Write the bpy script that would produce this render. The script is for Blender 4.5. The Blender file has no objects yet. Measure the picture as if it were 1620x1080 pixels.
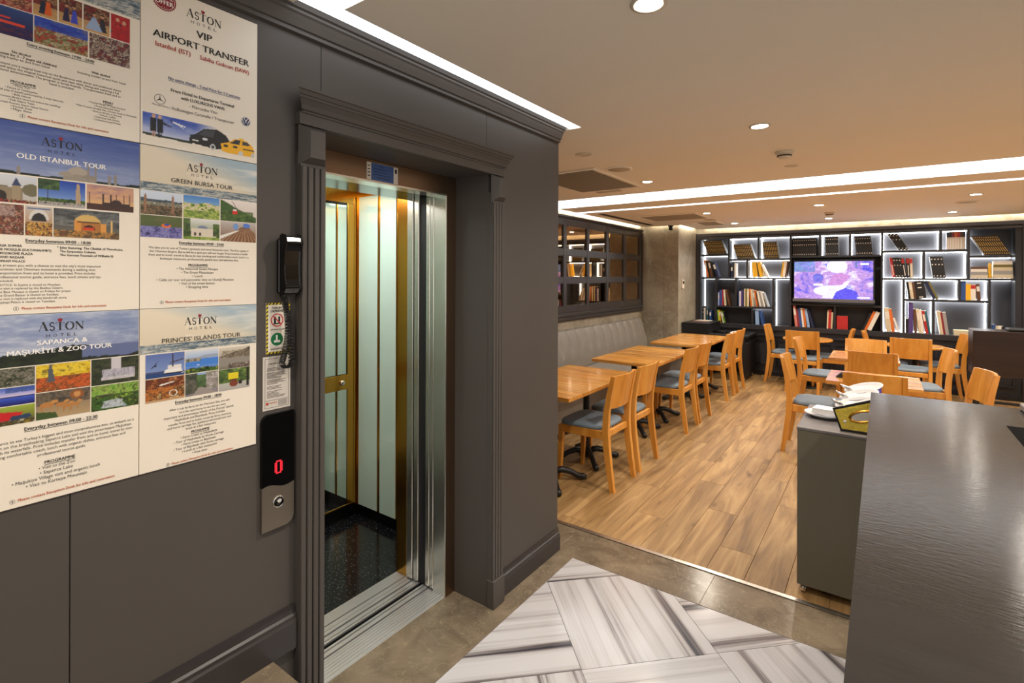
import bpy, math, random
import numpy as np
from mathutils import Vector, Matrix
random.seed(7)
R = math.radians
S = bpy.context.scene
COL = S.collection

# ------------------------------------------------------------------ camera, world, exposure
cam_d = bpy.data.cameras.new('camera'); cam = bpy.data.objects.new('camera', cam_d); COL.objects.link(cam)
cam_d.sensor_width = 36.0; cam_d.lens = 808.43 / 1620 * 36.0
cam_d.shift_y = -(540 - 435.76) / 1620
cam_d.clip_start = 0.02; cam_d.clip_end = 60
cam.matrix_world = (Matrix.Translation((0, 0, 1.6)) @ Matrix.Rotation(0.6267096, 4, 'Z')
                    @ Matrix.Rotation(R(90), 4, 'X') @ Matrix.Rotation(0.003481, 4, 'Z'))
S.camera = cam
S.view_settings.view_transform = 'Standard'; S.view_settings.look = 'None'
S.view_settings.exposure = 0.0; S.view_settings.gamma = 1.0; S.view_settings.use_curve_mapping = False
W = bpy.data.worlds.new('world'); S.world = W; W.use_nodes = True
W.node_tree.nodes['Background'].inputs[0].default_value = (1.0, 0.95, 0.87, 1); W.node_tree.nodes['Background'].inputs[1].default_value = 1.0
SPOT_W = 72.0          # each lit downlight
LED_TROUGH = 3.6      # luminous ceiling troughs
LED_COVE = 55.0        # thin wall-wash strips
LED_NICHE = 23.0       # bookcase niche strips
CAR_LIGHT = 11.0

# ------------------------------------------------------------------ materials
def lin(c):
    return tuple(((x / 255) / 12.92 if x / 255 <= 0.04045 else ((x / 255 + 0.055) / 1.055) ** 2.4) for x in c)
MATS = {}
def new_mat(name):
    m = bpy.data.materials.new(name); m.use_nodes = True
    nt = m.node_tree; b = nt.nodes['Principled BSDF']; MATS[name] = m
    return m, nt, b
def plain(name, col, rough=0.5, metal=0.0, bump=0.0, bscale=60.0, var=0.0, vscale=5.0, spec=None, coat=0.0, stretch=(1, 1, 1)):
    m, nt, b = new_mat(name)
    c = lin(col) + (1,)
    b.inputs['Base Color'].default_value = c; b.inputs['Roughness'].default_value = rough; b.inputs['Metallic'].default_value = metal
    if spec is not None: b.inputs['Specular IOR Level'].default_value = spec
    if coat: b.inputs['Coat Weight'].default_value = coat; b.inputs['Coat Roughness'].default_value = 0.12
    if bump or var:
        tc = nt.nodes.new('ShaderNodeTexCoord'); mp = nt.nodes.new('ShaderNodeMapping'); mp.inputs['Scale'].default_value = stretch
        nt.links.new(tc.outputs['Object'], mp.inputs[0])
    if bump:
        n = nt.nodes.new('ShaderNodeTexNoise'); n.inputs['Scale'].default_value = bscale; n.inputs['Detail'].default_value = 4
        bp = nt.nodes.new('ShaderNodeBump'); bp.inputs['Strength'].default_value = bump; bp.inputs['Distance'].default_value = 0.01
        nt.links.new(mp.outputs[0], n.inputs['Vector']); nt.links.new(n.outputs[0], bp.inputs['Height']); nt.links.new(bp.outputs[0], b.inputs['Normal'])
    if var:
        n = nt.nodes.new('ShaderNodeTexNoise'); n.inputs['Scale'].default_value = vscale; n.inputs['Detail'].default_value = 5
        r = nt.nodes.new('ShaderNodeValToRGB')
        r.color_ramp.elements[0].color = tuple(x * (1 - var) for x in c[:3]) + (1,); r.color_ramp.elements[1].color = tuple(min(1, x * (1 + var)) for x in c[:3]) + (1,)
        r.color_ramp.elements[0].position = 0.3; r.color_ramp.elements[1].position = 0.7
        nt.links.new(mp.outputs[0], n.inputs['Vector']); nt.links.new(n.outputs[0], r.inputs[0]); nt.links.new(r.outputs[0], b.inputs['Base Color'])
    return m
def emit(name, col, strength):
    m, nt, b = new_mat(name)
    b.inputs['Base Color'].default_value = (0.02, 0.02, 0.02, 1)
    b.inputs['Emission Color'].default_value = col + (1,); b.inputs['Emission Strength'].default_value = strength
    return m
def wood(name, c1, c2, c3, axis='Y', rough=0.4, scale=1.0, knots=False, coat=0.0, vary=0.25):
    m, nt, b = new_mat(name)
    tc = nt.nodes.new('ShaderNodeTexCoord'); mp = nt.nodes.new('ShaderNodeMapping')
    sc = {'X': (1.2, 14, 14), 'Y': (14, 1.2, 14), 'Z': (14, 14, 1.2)}[axis]
    mp.inputs['Scale'].default_value = tuple(s * scale for s in sc)
    oi = nt.nodes.new('ShaderNodeObjectInfo'); ml = nt.nodes.new('ShaderNodeVectorMath'); ml.operation = 'SCALE'
    cx = nt.nodes.new('ShaderNodeCombineXYZ')
    for i in range(3): nt.links.new(oi.outputs['Random'], cx.inputs[i])
    ml.inputs['Scale'].default_value = 37.0; nt.links.new(cx.outputs[0], ml.inputs[0]); nt.links.new(ml.outputs[0], mp.inputs['Location'])
    nt.links.new(tc.outputs['Object'], mp.inputs[0])
    n = nt.nodes.new('ShaderNodeTexNoise'); n.inputs['Scale'].default_value = 1.0; n.inputs['Detail'].default_value = 7; n.inputs['Roughness'].default_value = 0.6; n.inputs['Distortion'].default_value = 0.9
    nt.links.new(mp.outputs[0], n.inputs['Vector'])
    r = nt.nodes.new('ShaderNodeValToRGB'); e = r.color_ramp.elements
    e[0].position = 0.28; e[0].color = lin(c1) + (1,); e[1].position = 0.72; e[1].color = lin(c3) + (1,)
    x = e.new(0.5); x.color = lin(c2) + (1,)
    nt.links.new(n.outputs[0], r.inputs[0])
    hs = nt.nodes.new('ShaderNodeHueSaturation'); mr = nt.nodes.new('ShaderNodeMapRange')
    mr.inputs['To Min'].default_value = 1 - vary; mr.inputs['To Max'].default_value = 1 + vary * 0.6
    nt.links.new(oi.outputs['Random'], mr.inputs['Value']); nt.links.new(mr.outputs[0], hs.inputs['Value'])
    out = r.outputs[0]
    if knots:
        n2 = nt.nodes.new('ShaderNodeTexNoise'); n2.inputs['Scale'].default_value = 1.0; n2.inputs['Detail'].default_value = 2
        mp2 = nt.nodes.new('ShaderNodeMapping'); mp2.inputs['Scale'].default_value = (9, 3.2, 9)
        nt.links.new(tc.outputs['Object'], mp2.inputs[0]); nt.links.new(ml.outputs[0], mp2.inputs['Location']); nt.links.new(mp2.outputs[0], n2.inputs['Vector'])
        r2 = nt.nodes.new('ShaderNodeValToRGB'); r2.color_ramp.elements[0].position = 0.66; r2.color_ramp.elements[1].position = 0.8
        mx = nt.nodes.new('ShaderNodeMix'); mx.data_type = 'RGBA'
        nt.links.new(n2.outputs[0], r2.inputs[0]); nt.links.new(r2.outputs[0], mx.inputs[0]); nt.links.new(out, mx.inputs[6]); mx.inputs[7].default_value = lin((88, 56, 28)) + (1,)
        out = mx.outputs[2]
    nt.links.new(out, hs.inputs['Color']); nt.links.new(hs.outputs[0], b.inputs['Base Color'])
    b.inputs['Roughness'].default_value = rough
    if coat: b.inputs['Coat Weight'].default_value = coat; b.inputs['Coat Roughness'].default_value = 0.1
    return m
def marble(name, base, vein, dark, scale=3.0, rough=0.2, amount=0.06):
    m, nt, b = new_mat(name)
    tc = nt.nodes.new('ShaderNodeTexCoord')
    n = nt.nodes.new('ShaderNodeTexNoise'); n.inputs['Scale'].default_value = scale; n.inputs['Detail'].default_value = 8; n.inputs['Distortion'].default_value = 1.2
    nt.links.new(tc.outputs['Object'], n.inputs['Vector'])
    r = nt.nodes.new('ShaderNodeValToRGB'); e = r.color_ramp.elements
    e[0].position = 0.3; e[0].color = lin(dark) + (1,); e[1].position = 0.65; e[1].color = lin(base) + (1,)
    nt.links.new(n.outputs[0], r.inputs[0])
    n2 = nt.nodes.new('ShaderNodeTexNoise'); n2.inputs['Scale'].default_value = scale * 1.6; n2.inputs['Detail'].default_value = 6; n2.inputs['Distortion'].default_value = 2.0
    nt.links.new(tc.outputs['Object'], n2.inputs['Vector'])
    r2 = nt.nodes.new('ShaderNodeValToRGB'); q = r2.color_ramp.elements
    q[0].position = 0.5 - amount; q[0].color = (0, 0, 0, 1); q[1].position = 0.5 + amount; q[1].color = (0, 0, 0, 1); k = q.new(0.5); k.color = (0.75, 0.75, 0.75, 1)
    nt.links.new(n2.outputs[0], r2.inputs[0])
    mx = nt.nodes.new('ShaderNodeMix'); mx.data_type = 'RGBA'
    nt.links.new(r2.outputs[0], mx.inputs[0]); nt.links.new(r.outputs[0], mx.inputs[6]); mx.inputs[7].default_value = lin(vein) + (1,)
    nt.links.new(mx.outputs[2], b.inputs['Base Color']); b.inputs['Roughness'].default_value = rough
    return m
def striped_marble(name):
    m, nt, b = new_mat(name)
    tc = nt.nodes.new('ShaderNodeTexCoord'); mp = nt.nodes.new('ShaderNodeMapping'); oi = nt.nodes.new('ShaderNodeObjectInfo')
    cx = nt.nodes.new('ShaderNodeCombineXYZ'); mu = nt.nodes.new('ShaderNodeMath'); mu.operation = 'MULTIPLY'; mu.inputs[1].default_value = 61.0
    nt.links.new(oi.outputs['Random'], mu.inputs[0]); nt.links.new(mu.outputs[0], cx.inputs[1]); nt.links.new(cx.outputs[0], mp.inputs['Location'])
    mp.inputs['Scale'].default_value = (0.22, 11.0, 1); nt.links.new(tc.outputs['Object'], mp.inputs[0])
    n = nt.nodes.new('ShaderNodeTexNoise'); n.inputs['Scale'].default_value = 1.0; n.inputs['Detail'].default_value = 8; n.inputs['Roughness'].default_value = 0.62
    nt.links.new(mp.outputs[0], n.inputs['Vector'])
    r = nt.nodes.new('ShaderNodeValToRGB'); e = r.color_ramp.elements
    e[0].position = 0.34; e[0].color = lin((52, 51, 60)) + (1,); e[1].position = 0.54; e[1].color = lin((190, 188, 192)) + (1,)
    k = e.new(0.40); k.color = lin((110, 103, 104)) + (1,); k = e.new(0.455); k.color = lin((172, 168, 170)) + (1,)
    nt.links.new(n.outputs[0], r.inputs[0]); nt.links.new(r.outputs[0], b.inputs['Base Color']); b.inputs['Roughness'].default_value = 0.16
    return m
def vcol(name, emission=0.0, rough=0.45):
    m, nt, b = new_mat(name)
    a = nt.nodes.new('ShaderNodeVertexColor'); a.layer_name = 'Col'
    if emission:
        b.inputs['Base Color'].default_value = (0.01, 0.01, 0.01, 1)
        nt.links.new(a.outputs[0], b.inputs['Emission Color']); b.inputs['Emission Strength'].default_value = emission
    else:
        nt.links.new(a.outputs[0], b.inputs['Base Color'])
    b.inputs['Roughness'].default_value = rough
    return m

paint = plain('grey_paint', (80, 75, 72), 0.5, var=0.05, vscale=1.5, bump=0.02, bscale=250, spec=0.3)
paint_dark = plain('skirting_paint', (50, 46, 47), 0.3)
seam = plain('dark_seam', (24, 22, 21), 0.7)
ceil_m = plain('ceiling_paint', (246, 240, 228), 0.85)
cover_m = plain('white_paint', (232, 228, 220), 0.8)
cream_wall = plain('cream_wall_paint', (214, 196, 168), 0.8)
brown_marble = marble('brown_floor_marble', (128, 114, 96), (150, 134, 110), (96, 84, 70), 5.0, 0.2, 0.012)
beige_marble = marble('beige_wall_marble', (166, 158, 140), (178, 168, 150), (132, 122, 104), 2.2, 0.5, 0.03)
white_marble = striped_marble('white_striped_marble')
grout = plain('grout', (150, 138, 126), 0.8)
oak_floor = wood('oak_floor', (116, 86, 50), (160, 124, 78), (190, 156, 106), 'Y', 0.5, 1.0, knots=True, vary=0.18)
table_wood = wood('table_wood', (176, 110, 44), (212, 146, 66), (232, 180, 100), 'X', 0.22, 1.6, coat=0.3, vary=0.2)
chair_wood = wood('chair_wood', (194, 124, 44), (214, 146, 60), (226, 166, 84), 'Z', 0.34, 0.7, coat=0.15, vary=0.06)
dark_wood = wood('dark_wood', (26, 14, 9), (42, 22, 13), (60, 34, 19), 'X', 0.4, 0.6)
seat_fabric = plain('seat_fabric', (110, 125, 138), 0.55, bump=0.15, bscale=300, var=0.08, vscale=6)
bench_fabric = plain('bench_leather', (132, 125, 116), 0.42, bump=0.05, bscale=160, var=0.04)
black_metal = plain('black_metal', (18, 18, 19), 0.45, 0.0)
black_gloss = plain('black_gloss', (9, 9, 10), 0.14)
black_matt = plain('black_matt', (22, 22, 25), 0.5)
shelf_m = plain('shelf_lacquer', (38, 37, 42), 0.45)
shelf_gloss = plain('gloss_black_lacquer', (34, 34, 40), 0.16)
niche_back = plain('niche_back_lacquer', (52, 51, 54), 0.5)
steel = plain('brushed_steel', (226, 222, 214), 0.26, 1.0, bump=0.03, bscale=40, stretch=(60, 60, 1))
steel_brown = plain('bronze_steel', (150, 126, 104), 0.38, 1.0, bump=0.03, bscale=40, stretch=(1, 1, 60))
alu = plain('sill_aluminium', (206, 204, 206), 0.36, 0.75)
chrome = plain('chrome', (226, 226, 226), 0.08, 1.0)
gold = plain('gold_steel', (200, 146, 62), 0.2, 1.0)
mirror_m = plain('mirror_glass', (226, 232, 226), 0.01, 1.0)
frame_paint = plain('mirror_frame_paint', (60, 56, 54), 0.35)
bronze_mirror = plain('bronze_mirror', (176, 146, 112), 0.02, 1.0)
mint_glass = plain('mint_back_painted_glass', (214, 232, 220), 0.08, 0.0, coat=0.6)
granite, _nt, _b = new_mat('black_granite')
def _granite():
    nt, b = _nt, _b
    tc = nt.nodes.new('ShaderNodeTexCoord'); v = nt.nodes.new('ShaderNodeTexVoronoi'); v.inputs['Scale'].default_value = 85
    r = nt.nodes.new('ShaderNodeValToRGB'); r.color_ramp.elements[0].position = 0.0; r.color_ramp.elements[0].color = (0.32, 0.33, 0.38, 1)
    r.color_ramp.elements[1].position = 0.22; r.color_ramp.elements[1].color = (0.008, 0.008, 0.01, 1)
    nt.links.new(tc.outputs['Object'], v.inputs['Vector']); nt.links.new(v.outputs['Distance'], r.inputs[0]); nt.links.new(r.outputs[0], b.inputs['Base Color']); b.inputs['Roughness'].default_value = 0.12
_granite()
counter_m = plain('counter_laminate', (46, 44, 43), 0.15, 0.0, bump=0.05, bscale=120, var=0.07, vscale=20, stretch=(0.3, 1, 1), spec=0.18)
counter_side = plain('counter_panel', (70, 68, 66), 0.4)
olive_lacquer = plain('olive_lacquer', (98, 92, 76), 0.4, var=0.03)
grille_m = plain('grille_paint', (190, 178, 156), 0.7)
grille_back = plain('grille_shadow_board', (78, 70, 60), 0.8)
trim_white = plain('fixture_white', (218, 208, 190), 0.5)
paper = plain('paper_white', (232, 224, 212), 0.55)
poster_m = plain('poster_board', (236, 226, 212), 0.42)
porcelain = plain('porcelain', (206, 204, 206), 0.15)
napkin_m = plain('napkin_paper', (218, 214, 214), 0.8)
purple_card = plain('purple_card', (116, 92, 188), 0.5)
led_white = emit('led_panel', (0.95, 0.98, 1.0), LED_TROUGH)
led_cove = emit('led_cove_strip', (1.0, 0.9, 0.74), LED_COVE)
lamp_warm = emit('downlight_lens', (1.0, 0.93, 0.82), 160.0)
lamp_car = emit('lift_light', (0.93, 1.0, 0.97), CAR_LIGHT)
red_led = emit('red_led', (1.0, 0.01, 0.03), 1.2)
photo_m = vcol('printed_photo')
screen_m = vcol('tv_screen', 1.35)
INK = dict(n=plain('ink_grey', (58, 54, 52), 0.6), b=plain('ink_black', (24, 22, 22), 0.6), h=plain('ink_charcoal', (44, 42, 42), 0.6),
           o=plain('ink_orange', (186, 92, 44), 0.6), r=plain('ink_red', (172, 52, 38), 0.6), k=plain('ink_blue', (52, 58, 120), 0.6),
           w=plain('ink_white', (244, 240, 236), 0.6), c=plain('ink_crimson', (140, 22, 34), 0.6), l=plain('ink_navy_logo', (40, 52, 90), 0.5))

# ------------------------------------------------------------------ mesh helpers
class MB:
    def __init__(s): s.v, s.f, s.m, s.sm = [], [], [], []
    def add(s, vs, fs, mi=0, smooth=False):
        o = len(s.v); s.v += [tuple(p) for p in vs]
        for f in fs: s.f.append(tuple(i + o for i in f)); s.m.append(mi); s.sm.append(smooth)
        return s
    def box(s, x0, x1, y0, y1, z0, z1, mi=0, M=None):
        vs = [(x, y, z) for z in (z0, z1) for y in (y0, y1) for x in (x0, x1)]
        if M is not None: vs = [M @ Vector(p) for p in vs]
        return s.add(vs, [(0, 2, 3, 1), (4, 5, 7, 6), (0, 1, 5, 4), (2, 6, 7, 3), (0, 4, 6, 2), (1, 3, 7, 5)], mi)
    def bbox(s, x0, x1, y0, y1, z0, z1, b=0.004, mi=0, M=None):
        """box with chamfered edges"""
        cx, cy, cz = (x0 + x1) / 2, (y0 + y1) / 2, (z0 + z1) / 2; hx, hy, hz = (x1 - x0) / 2, (y1 - y0) / 2, (z1 - z0) / 2
        b = min(b, hx * .9, hy * .9, hz * .9); vs, idx = [], {}
        for sx in (-1, 1):
            for sy in (-1, 1):
                for sz in (-1, 1):
                    for a in range(3):
                        h = [hx, hy, hz]; q = [h[i] - (0 if i == a else b) for i in range(3)]
                        idx[(sx, sy, sz, a)] = len(vs); vs.append(Vector((cx + sx * q[0], cy + sy * q[1], cz + sz * q[2])))
        fs = []
        def quad(*k): fs.append(tuple(idx[i] for i in k))
        for a, sg in ((0, 1), (0, -1), (1, 1), (1, -1), (2, 1), (2, -1)):
            o = [i for i in range(3) if i != a]; ks = []
            for p, q in ((-1, -1), (1, -1), (1, 1), (-1, 1)):
                c = [0, 0, 0]; c[a] = sg; c[o[0]] = p; c[o[1]] = q; ks.append((c[0], c[1], c[2], a))
            if (sg > 0) == (a == 1): ks.reverse()
            quad(*ks)
        for a in range(3):
            o = [i for i in range(3) if i != a]
            for p in (-1, 1):
                for q in (-1, 1):
                    c0 = [0, 0, 0]; c0[o[0]] = p; c0[o[1]] = q; c1 = list(c0); c0[a] = -1; c1[a] = 1
                    ks = [tuple(c0) + (o[0],), tuple(c1) + (o[0],), tuple(c1) + (o[1],), tuple(c0) + (o[1],)]
                    quad(*ks)
        for sx in (-1, 1):
            for sy in (-1, 1):
                for sz in (-1, 1): quad((sx, sy, sz, 0), (sx, sy, sz, 1), (sx, sy, sz, 2))
        if M is not None: vs = [M @ p for p in vs]
        return s.add(vs, fs, mi)
    def prism(s, pts, d, mi=0, caps=True):
        """pts: 3D polygon, d: extrusion vector"""
        n = len(pts); d = Vector(d); vs = [Vector(p) for p in pts] + [Vector(p) + d for p in pts]
        fs = [(i, (i + 1) % n, (i + 1) % n + n, i + n) for i in range(n)]
        if caps: fs += [tuple(reversed(range(n))), tuple(range(n, 2 * n))]
        return s.add(vs, fs, mi)
    def lathe(s, prof, seg=20, c=(0, 0, 0), mi=0, sx=1, sy=1, smooth=True, M=None):
        vs, fs, n = [], [], len(prof)
        for k in range(seg):
            a = 2 * math.pi * k / seg
            for r, z in prof: vs.append(Vector((c[0] + r * math.cos(a) * sx, c[1] + r * math.sin(a) * sy, c[2] + z)))
        for k in range(seg):
            k2 = (k + 1) % seg
            for i in range(n - 1): fs.append((k * n + i, k2 * n + i, k2 * n + i + 1, k * n + i + 1))
        if prof[0][0] > 1e-6: fs.append(tuple(k * n for k in reversed(range(seg))))
        if prof[-1][0] > 1e-6: fs.append(tuple(k * n + n - 1 for k in range(seg)))
        if M is not None: vs = [M @ p for p in vs]
        return s.add(vs, fs, mi, smooth)
    def tube(s, path, r, seg=8, mi=0, caps=True):
        P = [Vector(p) for p in path]; n = len(P); rs = r if isinstance(r, (list, tuple)) else [r] * n
        vs, fs = [], []; up = Vector((0, 0, 1)); prev = None
        for i, p in enumerate(P):
            t = (P[min(i + 1, n - 1)] - P[max(i - 1, 0)]).normalized()
            if prev is None: a = t.cross(up if abs(t.z) < .9 else Vector((1, 0, 0))).normalized()
            else: a = (prev - t * prev.dot(t)).normalized()
            prev = a; bb = t.cross(a)
            for k in range(seg):
                w = 2 * math.pi * k / seg; vs.append(p + (a * math.cos(w) + bb * math.sin(w)) * rs[i])
        for i in range(n - 1):
            for k in range(seg):
                k2 = (k + 1) % seg; fs.append((i * seg + k, i * seg + k2, (i + 1) * seg + k2, (i + 1) * seg + k))
        if caps: fs += [tuple(reversed(range(seg))), tuple((n - 1) * seg + k for k in range(seg))]
        return s.add(vs, fs, mi, True)
    def grid(s, rows, mi=0, smooth=True, flip=False):
        """rows: list of equal-length point lists"""
        h, w = len(rows), len(rows[0]); vs = [p for r in rows for p in r]
        fs = [(j * w + i, j * w + i + 1, (j + 1) * w + i + 1, (j + 1) * w + i) for j in range(h - 1) for i in range(w - 1)]
        if flip: fs = [tuple(reversed(f)) for f in fs]
        return s.add(vs, fs, mi, smooth)
    def build(s, name, mats, parent=None, loc=None, rz=None):
        me = bpy.data.meshes.new(name); me.from_pydata(s.v, [], s.f)
        for m in (mats if isinstance(mats, (list, tuple)) else [mats]): me.materials.append(m)
        me.polygons.foreach_set('material_index', s.m); me.polygons.foreach_set('use_smooth', s.sm); me.update()
        o = bpy.data.objects.new(name, me); COL.objects.link(o)
        if parent: o.parent = parent
        if loc is not None: o.location = loc
        if rz is not None: o.rotation_euler.z = rz
        return o
def tag(o, label=None, cat=None, group=None, kind=None):
    if label: o['label'] = label
    if cat: o['category'] = cat
    if group: o['group'] = group
    if kind: o['kind'] = kind
    return o
def empty(name, loc=(0, 0, 0), rz=0):
    o = bpy.data.objects.new(name, None); COL.objects.link(o); o.location = loc; o.rotation_euler.z = rz; o.empty_display_size = .05
    return o
def dup(o, parent=None):
    c = o.copy(); COL.objects.link(c)
    if parent is not None: c.parent = parent
    for ch in list(o.children): dup(ch, c)
    return c
def struct(o, label=None): return tag(o, label, kind='structure')
def link(me, name, parent=None, loc=(0, 0, 0)):
    o = bpy.data.objects.new(name, me); COL.objects.link(o); o.location = loc
    if parent: o.parent = parent
    return o

# ------------------------------------------------------------------ floors
# dining oak floor, each plank its own piece
fl = struct(MB().box(-3.3, 3.2, 2.895, 9.6, -0.06, -0.006).build('floor', seam), 'oak plank floor of the dining room')
px, row = -3.26, 0
while px < 3.0:
    y = 2.897 - (row * 0.47) % 1.28; 
    while y < 9.3:
        a, b_ = max(y, 2.897), min(y + 1.28, 9.3)
        if b_ - a > .05:
            cx_, cy_ = px + .0955, (a + b_) / 2
            MB().bbox(px + .0008 - cx_, px + .1902 - cx_, a + .001 - cy_, b_ - .001 - cy_, -.006, 0, .0012).build('plank', oak_floor, fl, (cx_, cy_, 0))
        y += 1.28
    px += .191; row += 1
# lobby floor
lob = struct(MB().box(-1.54, 3.2, -3.0, 2.586, -0.06, -0.008).box(-3.3, 3.2, 2.586, 2.862, -.06, -.008).build('floor_lobby', grout), 'lobby floor of striped white marble with brown marble border')
def clip(poly, axis, lim, keep_less):
    out = []
    for i in range(len(poly)):
        p, q = poly[i], poly[(i + 1) % len(poly)]
        ip = (p[axis] <= lim) == keep_less or p[axis] == lim; iq = (q[axis] <= lim) == keep_less or q[axis] == lim
        if ip: out.append(p)
        if ip != iq:
            t = (lim - p[axis]) / (q[axis] - p[axis]); out.append((p[0] + (q[0] - p[0]) * t, p[1] + (q[1] - p[1]) * t))
    return out
s2 = math.sqrt(2)
for i in range(-3, 6):
    for j in range(-1, 6):
        p0, q0 = .612 + .6 * i, 2.005 - .6 * (2 - j)
        g = .0012
        c = [(p0 + g, q0 + g), (p0 + .6 - g, q0 + g), (p0 + .6 - g, q0 + .6 - g), (p0 + g, q0 + .6 - g)]
        poly = [((p - q) / s2, (p + q) / s2) for p, q in c]
        for ax, lim, less in ((0, -1.417, False), (0, 2.2, True), (1, 2.553, True), (1, -.4, False)): poly = clip(poly, ax, lim, less) if len(poly) > 2 else []
        if len(poly) < 3: continue
        cx_ = ((p0 + .3) - (q0 + .3)) / s2; cy_ = ((p0 + .3) + (q0 + .3)) / s2
        ang = R(45) if (i + j) % 2 else R(135)      # object x axis = stripe direction
        ca, sa = math.cos(-ang), math.sin(-ang)
        loc = [((x - cx_) * ca - (y - cy_) * sa, (x - cx_) * sa + (y - cy_) * ca) for x, y in poly]
        area = sum(loc[k][0] * loc[(k + 1) % len(loc)][1] - loc[(k + 1) % len(loc)][0] * loc[k][1] for k in range(len(loc)))
        if area < 0: loc.reverse()
        MB().prism([(x, y, -.008) for x, y in loc], (0, 0, .008)).build('tile', white_marble, lob, (cx_, cy_, 0), ang)
def slab(x0, x1, y0, y1): MB().bbox(x0, x1, y0, y1, -.008, 0, .001).build('border_slab', brown_marble, lob)
slab(-1.54, -.72, 2.557, 2.858); slab(-2.4, -1.541, 2.59, 2.858); slab(-.719, .45, 2.557, 2.858); slab(.451, 2.2, 2.557, 2.858)
slab(-1.76, -1.42, 1.0, 2.17); slab(-1.538, -1.42, 2.171, 2.556); slab(-1.538, -1.42, -.4, .999)
struct(MB().box(-3.3, 3.2, 2.862, 2.876, -.02, .004).box(-3.3, 3.2, 2.876, 2.893, -.02, .002).build('trim_1', steel), 'steel edge strip between marble and oak floor')

# ------------------------------------------------------------------ lift wall
WX = -1.54
wl = struct(MB().box(-1.76, WX - .013, -2.9, .999, 0, 2.62).box(-1.76, WX - .013, 1.937, 2.584, 0, 2.62).box(-1.76, WX - .013, 1.0, 1.937, 2.094, 2.62)
            .box(-3.3, -1.76, 2.45, 2.585, 0, 2.62).build('wall_left', seam), 'grey panelled wall around the lift')
for y0, y1, z0, z1 in ((-2.9, -.5, 0, 2.6), (-.498, .363, 0, 2.6), (.365, 1.02, 0, 2.6), (1.022, 1.914, 2.092, 2.6)):
    MB().bbox(WX - .0125, WX, y0, y1, z0, z1, .0012).build('panel', paint, wl)
MB().prism([(WX - .0125, y, z) for y, z in ((1.93, 0), (2.585, 0), (2.585, 2.6), (1.9155, 2.6), (1.9155, 2.0925), (1.93, 2.0925))], (.0125, 0, 0)).build('panel', paint, wl)
MB().box(-1.76, WX, 2.585, 2.588, 0, 2.6).build('panel', paint, wl)
MB().box(-1.752, WX - .0126, 1.93, 1.936, 0, 2.09).box(-1.752, WX - .0126, 1.0, 1.02, 0, 2.09).box(-1.752, WX - .0126, 1.0, 1.936, 2.089, 2.0935).build('reveal', paint, wl)

def moulding(prof, y0, y1, name, mat, parent=None, mitre=(0, 0), x=WX):
    """profile (out, z) along Y on the wall plane x"""
    pts0 = [(x + o, y0 - mitre[0] * o, z) for o, z in prof]; pts1 = [(x + o, y1 + mitre[1] * o, z) for o, z in prof]
    b = MB(); n = len(prof); b.add(pts0 + pts1, [(i, (i + 1) % n, (i + 1) % n + n, i + n) for i in range(n)] + [tuple(range(n)), tuple(reversed(range(n, 2 * n)))])
    return b.build(name, mat, parent)
crown = [(0, 2.375), (.014, 2.38), (.014, 2.392), (.02, 2.395), (.026, 2.41), (.034, 2.428), (.04, 2.434), (.04, 2.442), (.048, 2.446), (.052, 2.46), (.066, 2.462), (.066, 2.478), (0, 2.478)]
struct(moulding(crown, -2.9, 2.586, 'trim_2', paint), 'grey crown moulding at the top of the lift wall')
base = [(0, .125), (0, 0), (.02, 0), (.02, .082), (.016, .088), (.016, .098), (.01, .104), (.01, .114), (.006, .125)]
struct(moulding(base, 2.016, 2.588, 'baseboard_right', paint_dark), 'dark skirting right of the lift')
base_l = [(0, .54), (0, .405), (.02, .405), (.02, .49), (.016, .497), (.016, .508), (.01, .514), (.01, .528), (.006, .54)]
struct(moulding(base_l, -2.9, .928, 'baseboard_left', paint_dark), 'dark skirting above the raised marble step')
# raised marble landing beside the lift
stp = struct(MB().box(-1.536, -.62, -2.6, .835, .0, .375).build('step_riser', counter_side), 'raised landing left of the lift')
MB().bbox(-1.536, -.60, .3, .852, .3755, .404, .003).build('marble_tread', brown_marble, stp)
MB().bbox(-1.536, -.60, -2.6, .2985, .3755, .404, .003).build('marble_tread', brown_marble, stp)

# door casing
cas = struct(empty('trim_3', (0, 0, 0)), 'grey moulded door casing around the lift')
def pilaster(y0, y1):
    w = y1 - y0; b = MB(); n = 4; fw = w / n
    b.box(WX - .001, WX + .028, y0, y1, .0, 2.0)
    for k in range(n):
        b.bbox(WX + .0275, WX + .035, y0 + k * fw + .0022, y0 + (k + 1) * fw - .0022, .13, 1.952, .0025)
    b.build('pilaster', paint, cas)
    MB().bbox(WX, WX + .042, y0 - .003, y1 + .003, 0, .135, .003).build('plinth_block', paint, cas)
    b = MB(); X0, X1 = WX + .02, WX + .055; ya, yb, za, zb = y0 - .004, y1 + .004, 1.955, 2.086; i = .022
    vs = [(X0, ya, za), (X0, yb, za), (X0, yb, zb), (X0, ya, zb), (X1, ya + i, za + i), (X1, yb - i, za + i), (X1, yb - i, zb - i), (X1, ya + i, zb - i)]
    b.add(vs, [(0, 1, 5, 4), (1, 2, 6, 5), (2, 3, 7, 6), (3, 0, 4, 7), (4, 5, 6, 7), (3, 2, 1, 0)]); b.build('capital_block', paint, cas)
pilaster(.93, 1.02); pilaster(1.93, 2.015)
MB().box(WX, WX + .03, .925, 2.02, 2.086, 2.125).build('frieze', paint, cas)
dc = [(0, 2.122), (.034, 2.122), (.034, 2.128), (.04, 2.131), (.044, 2.145), (.052, 2.16), (.056, 2.163), (.056, 2.17), (.06, 2.172), (.064, 2.184), (.068, 2.186), (.068, 2.196), (0, 2.196)]
moulding(dc, .965, 1.985, 'cornice', paint, cas, (1, 1))

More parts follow.
